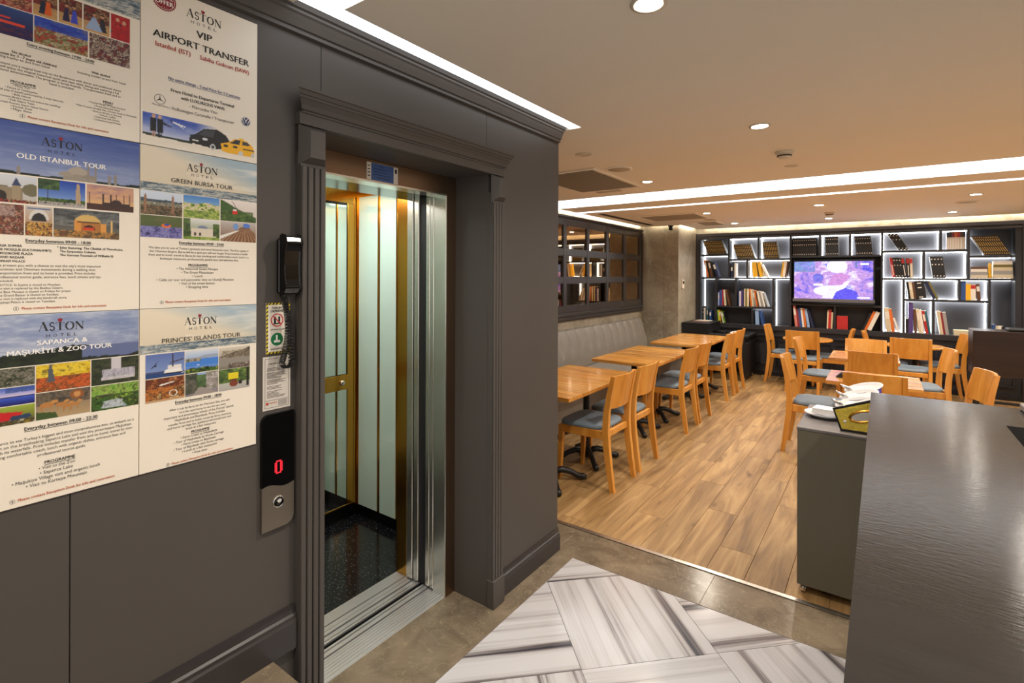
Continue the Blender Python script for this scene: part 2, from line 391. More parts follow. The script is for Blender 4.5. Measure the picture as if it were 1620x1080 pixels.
# ------------------------------------------------------------------ lift
lf = empty('lift', (-2.3, 1.46, 0)); tag(lf, 'open passenger lift with gold trim, mint glass walls and steel door frame', 'lift')
def P(b, name, mats, par=lf):
    b.v = [(x + 2.3, y - 1.46, z) for x, y, z in b.v]; return b.build(name, mats, par)
JX = -1.752
P(MB().box(JX - .03, JX, 1.865, 1.931, 0, 2.088).box(JX - .03, JX, 1.02, 1.085, 0, 2.088), 'door_jamb', steel_brown)
P(MB().box(JX - .03, JX, 1.085, 1.865, 2.002, 2.088), 'lintel', steel_brown)
P(MB().box(JX - .08, JX - .0005, 1.085, 1.865, 1.994, 2.0015), 'lintel_edge', steel)
P(MB().bbox(JX - .085, JX - .002, 1.863, 1.90, 0, 2.0, .002), 'jamb_return', steel)
for k, (xa, xb, ya) in enumerate(((-1.868, -1.842, 1.866), (-1.90, -1.872, 1.868), (-1.985, -1.95, 1.866), (-2.035, -1.99, 1.863))):
    P(MB().bbox(xa, xb, ya, ya + .3, .008, 2.06, .003), 'door_leaf', steel)
P(MB().box(-2.03, -1.842, 1.876, 2.2, 0, 2.2), 'shaft_gap', black_matt)
P(MB().box(-2.04, -1.835, 1.03, 2.0, 2.062, 2.2).box(-2.04, -1.85, 1.03, 1.865, 1.998, 2.063), 'door_header', black_gloss)
P(MB().bbox(-2.12, -2.04, 1.872, 2.18, 0, 2.14, .003), 'car_jamb', gold)
P(MB().bbox(-2.12, -2.04, .8, 1.05, 0, 2.14, .003), 'car_jamb', gold)
P(MB().box(-2.12, -2.04, 1.05, 1.872, 2.03, 2.14), 'car_transom', gold)
def sill(bands, name):
    b = MB(); b.box(bands[0][0], bands[-1][1], 1.02, 1.93, -.03, -.008, 1)
    for xa, xb in bands: b.box(xa, xb, 1.02, 1.93, -.008, 0)
    return P(b, name, [alu, black_matt])
sill([(-1.925, -1.912), (-1.906, -1.884), (-1.874, -1.862), (-1.860, -1.848), (-1.846, -1.832), (-1.830, -1.816), (-1.814, -1.800), (-1.798, -1.782), (-1.780, -1.765)], 'landing_sill')
sill([(-2.12, -2.052), (-2.045, -2.02), (-2.018, -1.998), (-1.988, -1.966), (-1.962, -1.95)], 'car_sill')
P(MB().box(-1.95, -1.925, 1.02, 1.93, -.05, -.025), 'sill_gap', black_matt)
P(MB().box(-2.9, -2.12, .7, 2.2, -.04, -.001), 'car_floor', granite)
P(MB().box(-2.9, -2.04, 2.181, 2.23, -.02, 2.4).box(-2.93, -2.866, .7, 2.23, -.02, 2.4).box(-2.93, -2.04, .66, .7, -.02, 2.4), 'car_shell', black_matt)
P(MB().box(-2.866, -2.04, .7, 2.181, 2.155, 2.2), 'car_ceiling', steel)
for yy in (1.05, 1.62):
    P(MB().box(-2.74, -2.22, yy, yy + .32, 2.147, 2.154), 'ceiling_lamp', lamp_car)
# side wall: black skirting, gold rails, mint glass panels
P(MB().box(-2.862, -2.12, 2.172, 2.181, 0, .066), 'skirting', black_gloss)
P(MB().box(-2.862, -2.12, 2.176, 2.181, .066, 2.155), 'side_backing', gold)
for xa, xb in ((-2.838, -2.650), (-2.624, -2.472), (-2.44, -2.25)):
    P(MB().bbox(xa, xb, 2.170, 2.1755, .068, 2.12, .002), 'glass_panel', mint_glass)
for xa, xb in ((-2.838, -2.650), (-2.624, -2.472), (-2.44, -2.25)):
    P(MB().bbox(xa, xb, .7065, .712, .068, 2.12, .002), 'glass_panel', mint_glass)
P(MB().box(-2.862, -2.12, .7005, .706, .066, 2.155), 'side_backing', gold)
P(MB().box(-2.862, -2.12, .7005, .71, 0, .066), 'skirting', black_gloss)
P(MB().box(-2.866, -2.855, 2.146, 2.176, .066, 2.155).box(-2.866, -2.858, .7, 2.146, 2.075, 2.155), 'corner_post', gold)
# back wall: black skirting, lower and upper mirrors, gold rail with knob
P(MB().box(-2.866, -2.856, .7, 2.172, 0, .075), 'skirting', black_gloss)
P(MB().box(-2.866, -2.862, .7, 2.146, .075, 2.075), 'mirror_frame', black_gloss)
P(MB().bbox(-2.864, -2.857, 2.096, 2.146, .075, 2.075, .002), 'frame_post', gold)
P(MB().bbox(-2.864, -2.854, .9, 2.146, .075, .088, .002), 'frame_edge', gold)
P(MB().box(-2.863, -2.860, .9, 2.088, .95, 2.058), 'mirror', mirror_m)
P(MB().box(-2.863, -2.860, .9, 2.093, .088, .848), 'mirror', mirror_m)
rail = P(MB().bbox(-2.864, -2.852, .9, 2.097, .848, .946, .002), 'gold_rail', gold)
o = MB().lathe([(0, 0), (.016, .002), (.019, .006), (.016, .012), (.008, .016), (0, .017)], 18, M=Matrix.Rotation(R(90), 4, 'Y')).build('knob', chrome, rail, (-2.852 + 2.3, 2.052 - 1.46, .896))
# rating sticker on the lintel
stk = empty('sticker', (JX + .0008, 1.462, 2.04)); tag(stk, 'blue and white inspection sticker on the lift lintel', 'sticker')
MB().box(0, .0006, -.085, .085, -.037, .037).build('sheet', paper, stk)
MB().box(.0006, .001, -.062, .060, -.036, .036).build('blue_field', plain('sticker_blue', (66, 98, 158), .5), stk)
b = MB()
for k, (y0, y1) in enumerate(((-.02, .0), (-.05, .03), (-.05, .02), (-.05, .035), (-.03, .04))): b.box(.001, .0013, y0, y1, .024 - k * .012, .026 - k * .012)
b.box(.0006, .0012, .068, .078, .01, .028)
for k in range(4): b.box(.0006, .0012, -.08, -.068, .02 - k * .014, .024 - k * .014)
b.build('lettering', INK['b'], stk)

# ------------------------------------------------------------------ ceiling
CZ, FZ = 2.45, 2.41
cn = struct(MB().box(-1.40, 3.2, 1.01, 5.03, CZ, CZ + .06).box(-3.3, -1.40, 2.605, 5.03, CZ, CZ + .06).box(-1.54, 3.2, -3, .89, CZ, CZ + .06)
            .build('ceiling', ceil_m), 'beige plaster ceiling over the lobby')
cf = struct(MB().box(-3.19, 3.2, 5.37, 5.80, FZ, FZ + .06).box(-3.19, 3.2, 5.92, 8.13, FZ, FZ + .06).box(-2.58, 3.2, 8.13, 9.06, FZ, FZ + .06)
            .build('ceiling_dining', ceil_m), 'beige plaster ceiling over the dining room')
struct(MB().box(-3.6, 3.4, -3.1, 9.6, 2.62, 2.7).build('ceiling_slab', cover_m), 'slab above the suspended ceiling')
def ledp(b, lab): return tag(b.build('light_trough', led_white), lab, 'ceiling light')
def slanted(x0, x1, y0, z0, y1, z1): return MB().add([(x0, y0, z0), (x1, y0, z0), (x1, y1, z1), (x0, y1, z1), (x0, y0, z0 + .012), (x1, y0, z0 + .012), (x1, y1, z1 + .012), (x0, y1, z1 + .012)], [(3, 2, 1, 0), (4, 5, 6, 7), (0, 1, 5, 4), (1, 2, 6, 5), (2, 3, 7, 6), (3, 0, 4, 7)])
ledp(slanted(-3.25, 3.15, 5.031, CZ + .004, 5.369, FZ + .004), 'wide white luminous trough across the ceiling')
ledp(slanted(-3.185, 3.15, 5.8005, FZ + .003, 5.9195, FZ + .003), 'thin white luminous slot beyond the wide ceiling trough')
ledp(slanted(-1.473, -1.401, 1.012, CZ + .004, 2.604, CZ + .004), 'white luminous slot above the lift crown moulding')
ledp(slanted(-1.473, 3.15, .891, CZ + .004, 1.009, CZ + .004), 'white luminous slot crossing the lobby ceiling above the posters')

def cove(b, lab): return tag(b.build('led_strip', led_cove), lab, 'light strip')
cove(MB().box(-3.2, -3.195, 5.4, 8.1, 2.44, 2.455), 'warm light strip in the cove over the mirror panels')
cove(MB().box(-3.1, -2.6, 8.125, 8.13, 2.44, 2.455), 'warm light strip in the cove over the marble column front')
cove(MB().box(-2.59, -2.585, 8.25, 9.05, 2.44, 2.455), 'warm light strip in the cove over the marble column side')
cove(MB().box(-2.5, 3.0, 9.062, 9.067, 2.44, 2.455), 'warm light strip in the cove over the bookcase')

# ------------------------------------------------------------------ dining walls
DX, CYp, CXc, BY = -3.255, 8.21, -2.656, 9.15
wd = struct(MB().box(-3.45, DX, 2.585, 8.4, 0, 2.62).build('wall_dining_left', beige_marble), 'beige marble wall behind the bench')
cl = struct(MB().box(-3.45, CXc, CYp + .001, 9.5, 0, 2.62).build('wall_column', seam), 'beige marble column at the end of the bench')
for xa, xb in ((-3.255, -2.885), (-2.883, CXc)):
    MB().bbox(xa, xb, CYp - .012, CYp, 0, 2.6, .0012).build('panel', beige_marble, cl)
for ya, yb in ((CYp - .012, 8.93), (8.932, 9.14)):
    MB().bbox(CXc, CXc + .012, ya, yb, 0, 2.6, .0012).build('panel', beige_marble, cl)
struct(MB().box(-2.656, 3.2, 9.165, 9.2, 2.3355, 2.62).box(-3.4, 3.2, 9.47, 9.55, 0, 2.62).box(1.62, 3.2, 9.16, 9.2, 0, 2.34).build('wall_back', beige_marble), 'beige wall above the bookcase')
struct(MB().box(3.2, 3.3, 2.8, 9.5, 0, 2.62).build('wall_right', cream_wall), 'cream side wall')

# mirror panel frame on the left dining wall
mf = empty('mirror_frame', (DX, 6.6, 1.6)); tag(mf, 'dark grid frame of bronze mirror panes above the bench', 'mirror')
k_ = 3.255 / 3.04
def mz(z): return (z - 1.6) * k_
cols = [(c0 * k_ - 6.6, c1 * k_ - 6.6) for c0, c1 in ((4.10, 4.60), (4.665, 5.185), (5.255, 5.769), (5.833, 6.324), (6.396, 6.899), (6.982, 7.487))]
rows_ = [(mz(1.914), mz(2.198)), (mz(1.582), mz(1.838)), (mz(1.242), mz(1.512))]
y0, y1 = cols[0][0] - .08, cols[-1][1] + .085
MB().box(0, .012, y0, y1, mz(1.16), mz(2.26)).build('back_board', paint_dark, mf)
ys = [y0] + [v for c in cols for v in c] + [y1]; zs = [mz(1.16)] + [rows_[2][0], rows_[2][1], rows_[1][0], rows_[1][1], rows_[0][0], rows_[0][1]] + [mz(2.26)]
for i in range(0, len(ys), 2): MB().bbox(.012, .035, ys[i], ys[i + 1], zs[0], zs[-1], .004).build('stile', frame_paint, mf)
for i in range(0, len(zs), 2):
    for c0, c1 in cols: MB().bbox(.012, .033, c0, c1, zs[i], zs[i + 1], .004).build('rail', frame_paint, mf)
for c0, c1 in cols:
    for z0, z1 in rows_:
        MB().box(.0121, .016, c0 + .002, c1 - .002, z0 + .002, z1 - .002).build('mirror_pane', bronze_mirror, mf)
        MB().box(.016, .028, c0, c1, z0, z0 + .008).box(.016, .028, c0, c1, z1 - .008, z1).box(.016, .028, c0, c0 + .008, z0 + .008, z1 - .008).box(.016, .028, c1 - .008, c1, z0 + .008, z1 - .008).build('bead', paint_dark, mf)
o = moulding([(0, mz(1.055)), (.02, mz(1.06)), (.05, mz(1.085)), (.05, mz(1.1)), (.04, mz(1.11)), (.06, mz(1.125)), (.06, mz(1.15)), (.03, mz(1.162)), (0, mz(1.162))], y0, y1 + .02, 'bottom_ledge', frame_paint, mf, x=0)
o = moulding([(0, mz(2.255)), (.03, mz(2.255)), (.035, mz(2.27)), (.06, mz(2.29)), (.06, mz(2.31)), (0, mz(2.31))], y0, y1 + .02, 'top_moulding', frame_paint, mf, x=0)
moulding([(0, mz(1.16)), (.05, mz(1.16)), (.05, mz(2.26)), (0, mz(2.26))], y1 - .005, y1 + .03, 'side_moulding', frame_paint, mf, x=0)

# ------------------------------------------------------------------ bench along the mirror wall
bn = empty('bench', (-2.9, 5.4, 0)); tag(bn, 'long taupe leather bench with buttoned back below the mirror panes', 'bench')
b = MB(); rows = []
prof = [(-.345, .88), (-.338, .912), (-.31, .926), (-.285, .91), (-.262, .86), (-.24, .79), (-.218, .715), (-.205, .66), (-.196, .6), (-.19, .53), (-.19, .44)]
ch, n0 = .245, 22
for j in range(n0 * 8 + 1):
    yy = -2.76 + j * ch / 8; d = abs((j % 8) - 4) / 4.0; row = []      # d = 0 mid channel, 1 at the pleat
    if yy > 2.785: break
    for x, z in prof:
        t = max(0, min(1, (z - .66) / .2)); groove = .028 * (d ** 5) * t if z > .68 else 0
        dim = .034 * math.exp(-((d - 1) * 3.4) ** 2 - ((z - .69) / .045) ** 2)
        row.append((max(x - groove - dim, -.3445), yy, z - (groove * .4 if z > .88 else 0)))
    rows.append(row)
b.grid(rows); yend = rows[-1][0][1]
for yy, rw in ((rows[0][0][1], rows[0]), (yend, rows[-1])):
    b.add([(-.345, yy, .44)] + [p for p in rw], [tuple(range(len(rw) + 1))])
b.build('backrest', bench_fabric, bn)
btn = MB().lathe([(0, -.004), (.011, -.002), (.012, .002), (.007, .006), (0, .007)], 10, M=Matrix.Rotation(R(90), 4, 'Y')).build('button', bench_fabric, bn, (-.252, -2.76, .69))
for k in range(1, n0 + 1): 
    if -2.76 + k * ch < 2.75: link(btn.data, 'button', bn, (-.252, -2.76 + k * ch, .69))
for y0, y1 in ((-2.76, -1.37), (-1.365, .02), (.025, 1.405), (1.41, 2.78)):
    b = MB(); sp = [(-.19, .36), (-.19, .435), (-.15, .447), (.2, .45), (.34, .447), (.385, .43), (.4, .4), (.395, .36)]
    b.add([(x, y0, z) for x, z in sp] + [(x, y1, z) for x, z in sp], [(i, i + 1, i + 1 + 8, i + 8) for i in range(7)] + [(7, 0, 8, 15), tuple(range(8)), tuple(reversed(range(8, 16)))])
    b.build('seat_cushion', bench_fabric, bn)
MB().box(-.345, .36, -2.76, 2.78, .06, .36).build('base', bench_fabric, bn)
MB().box(-.345, .31, -2.75, 2.77, 0, .06).build('toe_kick', black_matt, bn)

# ------------------------------------------------------------------ tables
def claw_base(par, h, top):
    MB().lathe([(.034, .06), (.03, .1), (.028, h * .5), (.028, h - .012)], 14).build('column', black_metal, par)
    MB().box(-.16, .16, -.025, .025, h - .012, h).box(-.025, .025, -.16, .16, h - .012, h).build('bracket', black_metal, par)
    MB().lathe([(.0, .03), (.06, .04), (.065, .07), (.045, .1), (.034, .13)], 14).build('hub', black_metal, par)
    f = None
    for k in range(4):
        a = R(45 + 90 * k); p = [(r * math.cos(a), r * math.sin(a), z) for r, z in ((.03, .085), (.1, .092), (.17, .07), (.22, .038), (.26, .03), (.29, .022))]
        MB().tube(p, [.03, .026, .023, .022, .026, .02], 8).build('claw_foot', black_metal, par)
def square_table(cx, cy, w, d, z, label, group):
    """w along X, d along Y; staves run along X"""
    t = empty('square_table', (cx, cy, 0)); tag(t, label, 'table', group)
    tp = MB().box(-w / 2 + .004, w / 2 - .004, -d / 2 + .004, d / 2 - .004, z - .03, z - .012).build('tabletop', table_wood, t)
    n = 9; sw = d / n
    for k in range(n): MB().bbox(-w / 2, w / 2, -d / 2 + k * sw, -d / 2 + (k + 1) * sw - .0004, -.012, .012, .0012).build('stave', table_wood, tp, (0, 0, z - .012))
    claw_base(t, z - .03, None); return t
for (cy, d), lab in zip(((3.39, .598), (3.992, .598), (5.05, .615), (5.672, .615), (6.705, .645), (7.357, .645)),
        ('oak table nearest the lift wall corner, along the bench', 'oak table along the bench beyond the nearest one, behind the first chair',
         'oak table, nearer of the joined middle pair along the bench', 'oak table, farther of the joined middle pair along the bench',
         'oak table, nearer of the joined far pair along the bench', 'farthest oak table along the bench, beside the black desk')):
    square_table(-2.085, cy, .67, d, .75, lab, 'square oak tables')
square_table(-.155, 6.72, .61, .68, .74, 'oak table in the middle of the room between two chair backs', 'square oak tables')
square_table(-.06, 5.27, .64, .59, .74, 'oak table just beyond the counter edge with a folded dark card', 'square oak tables')
def round_table(cx, cy, label):
    t = empty('round_table', (cx, cy, 0)); tag(t, label, 'table', 'round oak tables')
    MB().lathe([(0, .672), (.31, .672), (.318, .676), (.32, .686), (.318, .696), (.312, .70), (0, .70)], 40, smooth=False).build('tabletop', table_wood, t)
    MB().lathe([(.028, .02), (.025, .1), (.025, .66), (.06, .672)], 14).build('column', black_metal, t)
    MB().lathe([(0, 0), (.2, 0), (.2, .012), (.17, .022), (.06, .035), (.03, .05), (0, .05)], 28).build('base', black_metal, t)
round_table(-.88, 8.58, 'round oak table in front of the bookcase below the screen')
round_table(.35, 8.6, 'round oak table in front of the bookcase right of the screen')

# ------------------------------------------------------------------ chairs
def chair_mesh():
    H = .855; parts = {}
    def post(sx):
        pr = [(-.262, 0, .017, .017), (-.236, .16, .018, .021), (-.212, .34, .018, .024), (-.205, .46, .018, .024), (-.212, .58, .017, .022), (-.235, .72, .016, .02), (-.266, H, .015, .016)]
        b = MB(); vs = []
        for y, z, hx, hy in pr:
            c = sx * (.192 - .006 * z)
            vs += [(c - hx, y - hy, z), (c + hx, y - hy, z), (c + hx, y + hy, z), (c - hx, y + hy, z)]
        n = len(pr); fs = [(i * 4 + k, i * 4 + (k + 1) % 4, (i + 1) * 4 + (k + 1) % 4, (i + 1) * 4 + k) for i in range(n - 1) for k in range(4)]
        fs += [(3, 2, 1, 0), tuple((n - 1) * 4 + k for k in range(4))]
        return b.add(vs, fs)
    def fleg(sx):
        b = MB(); vs = []
        for z, w in ((0, .013), (.2, .017), (.43, .02)):
            cx, cy = sx * (.19 - (w - .013)), .185 + .012 * (1 - z / .43) - (w - .013)
            vs += [(cx - w, cy - w, z), (cx + w, cy - w, z), (cx + w, cy + w, z), (cx - w, cy + w, z)]
        return b.add(vs, [(i * 4 + k, i * 4 + (k + 1) % 4, (i + 1) * 4 + (k + 1) % 4, (i + 1) * 4 + k) for i in range(2) for k in range(4)] + [(3, 2, 1, 0), (8, 9, 10, 11)])
    parts['post'] = (post(-1), post(1)); parts['fleg'] = (fleg(-1), fleg(1))
    b = MB(); nx = 8; f, bk = [], []
    for i in range(nx + 1):
        x = -.176 + .352 * i / nx; bow = .034 * (1 - (x / .176) ** 2)
        f.append([]); bk.append([])
        for z in (.605, .67, .74, .8, H + .002):
            yb = -.212 - .054 * ((z - .58) / (H - .58)) ** 1.2 - bow
            f[-1].append((x, yb + .011, z)); bk[-1].append((x, yb - .009, z))
    b.grid(f, flip=True); b.grid(bk); 
    b.grid([[r[-1] for r in f], [r[-1] for r in bk]], smooth=False); b.grid([[r[0] for r in f], [r[0] for r in bk]], smooth=False, flip=True)
    b.grid([f[0], bk[0]], smooth=False, flip=True); b.grid([f[-1], bk[-1]], smooth=False)
    parts['back'] = b
    b = MB()
    b.bbox(-.172, .172, .168, .19, .375, .438, .003).bbox(-.168, .168, -.215, -.19, .39, .438, .003)
    b.bbox(-.2, -.178, -.19, .17, .375, .438, .003).bbox(.178, .2, -.19, .17, .375, .438, .003)
    parts['apron'] = b
    b = MB(); seg = 36; rings = []
    for s, z in ((.97, .4385), (1.0, .446), (1.0, .456), (.965, .468), (.85, .476), (.5, .478), (0.001, .477)):
        ring = []
        for k in range(seg):
            a = 2 * math.pi * k / seg; c, sn = math.cos(a), math.sin(a); e = .42
            x = math.copysign(abs(c) ** e, c) * .207 * s; y = math.copysign(abs(sn) ** e, sn) * .197 * s
            x *= 1.0 + .05 * (y / .2)
            ring.append((x, y + .008, z))
        ring.append(ring[0]); rings.append(ring)
    b.grid(rings, flip=False); b.add(rings[0][:-1], [tuple(reversed(range(seg)))])
    parts['pad'] = b
    return parts
def make_chair():
    p = chair_mesh(); c = empty('dining_chair'); tag(c, 'x', 'chair', 'oak dining chairs')
    for b in p['post']: b.build('rear_leg', chair_wood, c)
    for b in p['fleg']: b.build('front_leg', chair_wood, c)
    p['back'].build('backrest', chair_wood, c); p['apron'].build('seat_frame', chair_wood, c); p['pad'].build('seat_pad', seat_fabric, c)
    return c
chair0 = make_chair(); _first = [True]
def chair(x, y, face, label):
    """face: direction the sitter looks, degrees (0 = +X, 90 = +Y)"""
    o = chair0 if _first[0] else dup(chair0); _first[0] = False
    o.location = (x, y, 0); o.rotation_euler.z = R(face - 90); o['label'] = label
for y, lab in ((3.69, 'oak chair nearest the lift wall, backing on the aisle at the first bench table'), (4.2, 'second oak chair along the bench tables from the lift wall'),
               (5.44, 'third oak chair along the bench tables from the lift wall'), (5.92, 'fourth oak chair along the bench tables from the lift wall'),
               (7.125, 'fifth oak chair along the bench tables, next to last before the black desk'), (7.72, 'last oak chair of the bench row, closest to the black desk')):
    chair(-1.867, y, 180 + random.uniform(-1.5, 1.5), lab)
chair(-1.18, 8.77, 0, 'oak chair left of the round table below the screen, side on')
chair(-.885, 8.27, 90, 'oak chair with its back to the aisle at the round table below the screen')
chair(-.57, 7.08, -3, 'oak chair side on at the left end of the middle oak table')
chair(-.475, 5.46, 0, 'oak chair side on behind the rolling cabinet with napkins')
chair(-.155, 7.125, 270, 'oak chair at the far side of the middle oak table')
chair(-.075, 6.43, 90, 'oak chair with its back to the counter at the middle oak table')
chair(-.045, 5.04, 90, 'oak chair right behind the stacked plates and the counter edge')
chair(.283, 8.09, 90, 'oak chair with its back to the aisle at the round table right of the screen')
chair(.31, 6.86, 187, 'oak chair side on at the right end of the middle oak table')
chair(.61, 8.72, 186, 'oak chair between the round table and the dark wooden sideboard')
chair(.41, 5.42, 191, 'oak chair beyond the counter, in front of the dark wooden sideboard')
chair(.075, 8.5, 0, 'oak chair left of the farther right round table, only its top showing')
chair(-.605, 8.68, 180, 'oak chair right of the round table below the screen, only its top showing')

# ------------------------------------------------------------------ bookcase
FX = BY / 8.6
def bx_(x): return x * FX
def bz_(z): return 1.6 + (z - 1.6) * FX
bc = empty('bookcase', (0, BY, 0)); tag(bc, 'black wall bookcase with irregular backlit niches around a screen', 'bookcase')
DEP, TH = .25, .0145
def board(x0, x1, z0, z1, name, y0=0, y1=DEP, mat=shelf_m): return MB().bbox(x0, x1, y0, y1, z0, z1, .002).build(name, mat, bc)
for x0, x1, z in ((-2.41, -1.974, 1.941), (-1.974, -1.105, 1.862), (-2.41, -1.105, 1.57), (-2.168, -1.337, 1.117), (-1.105, 0, 1.888), (-1.105, 0, 1.19), (0, .884, 1.942), (.884, 1.309, 1.858), (0, 1.309, 1.572), (.237, 1.081, 1.293)):
    board(bx_(x0) + TH, bx_(x1) - TH, bz_(z) - TH, bz_(z) + TH, 'shelf')
for x, z0, z1 in ((-1.974, 1.57, 2.215), (-1.544, 1.862, 2.215), (-1.105, .84, 2.215), (-1.706, 1.57, 1.862), (-2.168, .84, 1.57), (-1.868, 1.117, 1.57), (-1.337, .84, 1.57), (-1.628, .84, 1.117), (-.73, 1.888, 2.215), (-.367, 1.888, 2.215), (0, .84, 2.215), (-.545, .84, 1.19), (.614, 1.942, 2.215), (.884, 1.572, 2.215), (.445, 1.572, 1.942), (.237, .84, 1.572), (.8, 1.293, 1.572), (1.081, .84, 1.572), (.544, .84, 1.293)):
    board(bx_(x) - TH, bx_(x) + TH, bz_(z0) + TH, bz_(z1) - TH, 'divider')
zb, zt = bz_(.84), bz_(2.215)
board(-2.642, 1.6, zb - .06, zb + TH, 'bottom_shelf', -.02); board(-2.642, 1.6, zt - TH, zt + .03, 'top_board')
board(-2.642, bx_(-2.41), zb, zt, 'side_panel'); board(bx_(1.309), 1.6, zb, zt, 'side_panel')
board(-2.642, 1.6, zt + .03, 2.335, 'frieze', -.012, .1, paint_dark)
board(-2.642, -2.60, 0, 2.33, 'face_frame', -.018, 0, paint_dark); board(1.46, 1.6, 0, 2.33, 'face_frame', -.018, 0, paint_dark)
board(-2.60, 1.46, 2.235, 2.262, 'face_moulding', -.012, 0, paint_dark)
board(-2.642, 1.6, zb, zt, 'back_panel', DEP, DEP + .02, niche_back)
# base with framed panels
board(-2.642, 1.6, 0, zb - .06, 'base', .01, DEP + .02, shelf_m)
board(-2.60, 1.46, 0, .07, 'plinth', -.012, .01, shelf_gloss); board(-2.60, 1.46, .635, .65, 'base_ledge', -.02, .01, shelf_gloss)
for k in range(10):
    x0 = -2.58 + k * .402; x1 = x0 + .36
    for q in ((x0, x1, .55, .575), (x0, x1, .165, .19), (x0, x0 + .025, .19, .55), (x1 - .025, x1, .19, .55)): board(*q, 'panel_bead', -.006, .0105, shelf_gloss)
LM = {3: emit('niche_led_bright', (.93, .97, 1.0), LED_NICHE), 2: emit('niche_led_medium', (.93, .97, 1.0), LED_NICHE * .5), 1: emit('niche_led_dim', (.93, .97, 1.0), LED_NICHE * .15)}
NICHE = {  # x0, x1, z0, z1, led level, sides
 1: (-2.41, -1.974, 1.941, 2.2, 2, 'lrb'), 2: (-1.974, -1.544, 1.862, 2.2, 3, 'tlrb'), 3: (-1.544, -1.105, 1.862, 2.2, 3, 'tlrb'),
 4: (-2.41, -1.974, 1.57, 1.941, 2, 'tlr'), 5: (-1.974, -1.706, 1.57, 1.862, 2, 'trb'), 6: (-1.706, -1.105, 1.57, 1.862, 3, 'tlb'),
 7: (-2.41, -2.168, .84, 1.57, 1, 'tl'), 8: (-2.168, -1.868, 1.117, 1.57, 1, 't'), 9: (-1.868, -1.337, 1.117, 1.57, 2, 'tr'), 10: (-1.337, -1.105, .84, 1.57, 2, 'lt'),
 11: (-2.168, -1.628, .84, 1.117, 0, ''), 12: (-1.628, -1.337, .84, 1.117, 2, 't'),
 13: (-1.105, -.73, 1.888, 2.2, 3, 't'), 14: (-.73, -.367, 1.888, 2.2, 3, 'tlr'), 15: (-.367, 0, 1.888, 2.2, 3, 'tlr'), 16: (-1.105, -.545, .84, 1.19, 0, ''), 17: (-.545, 0, .84, 1.19, 0, ''),
 18: (0, .614, 1.942, 2.2, 3, 'tlrb'), 19: (.614, .884, 1.942, 2.2, 3, 'tlrb'), 20: (.884, 1.309, 1.858, 2.2, 2, 'lb'),
 21: (0, .445, 1.572, 1.942, 3, 'tlrb'), 22: (.445, .884, 1.572, 1.942, 3, 'tlrb'), 23: (.884, 1.309, 1.572, 1.858, 3, 'tlb'),
 24: (0, .237, .84, 1.572, 3, 'tlrb'), 25: (.237, .8, 1.293, 1.572, 3, 'tlrb'), 26: (.8, 1.081, 1.293, 1.572, 3, 'tlrb'), 27: (1.081, 1.309, .84, 1.572, 2, 'tl'),
 28: (.237, .544, .84, 1.293, 3, 'tlrb'), 29: (.544, 1.081, .84, 1.293, 3, 'tlr')}
def nrect(k):
    a = NICHE[k]; return bx_(a[0]) + TH, bx_(a[1]) - TH, bz_(a[2]) + TH, (bz_(a[3]) if a[3] < 2.1 else bz_(2.215)) - TH
for k, v in NICHE.items():
    if not v[4]: continue
    x0, x1, z0, z1 = nrect(k); ya, yb, w = DEP - .055, DEP - .002, .006; b = MB()
    if 't' in v[5]: b.box(x0, x1, ya, yb, z1 - w, z1)
    if 'b' in v[5]: b.box(x0, x1, ya, yb, z0, z0 + w)
    if 'l' in v[5]: b.box(x0, x0 + w, ya, yb, z0 + w + .0005, z1 - w - .0005)
    if 'r' in v[5]: b.box(x1 - w, x1, ya, yb, z0 + w + .0005, z1 - w - .0005)
    b.build('led_strip', LM[v[4]], bc)

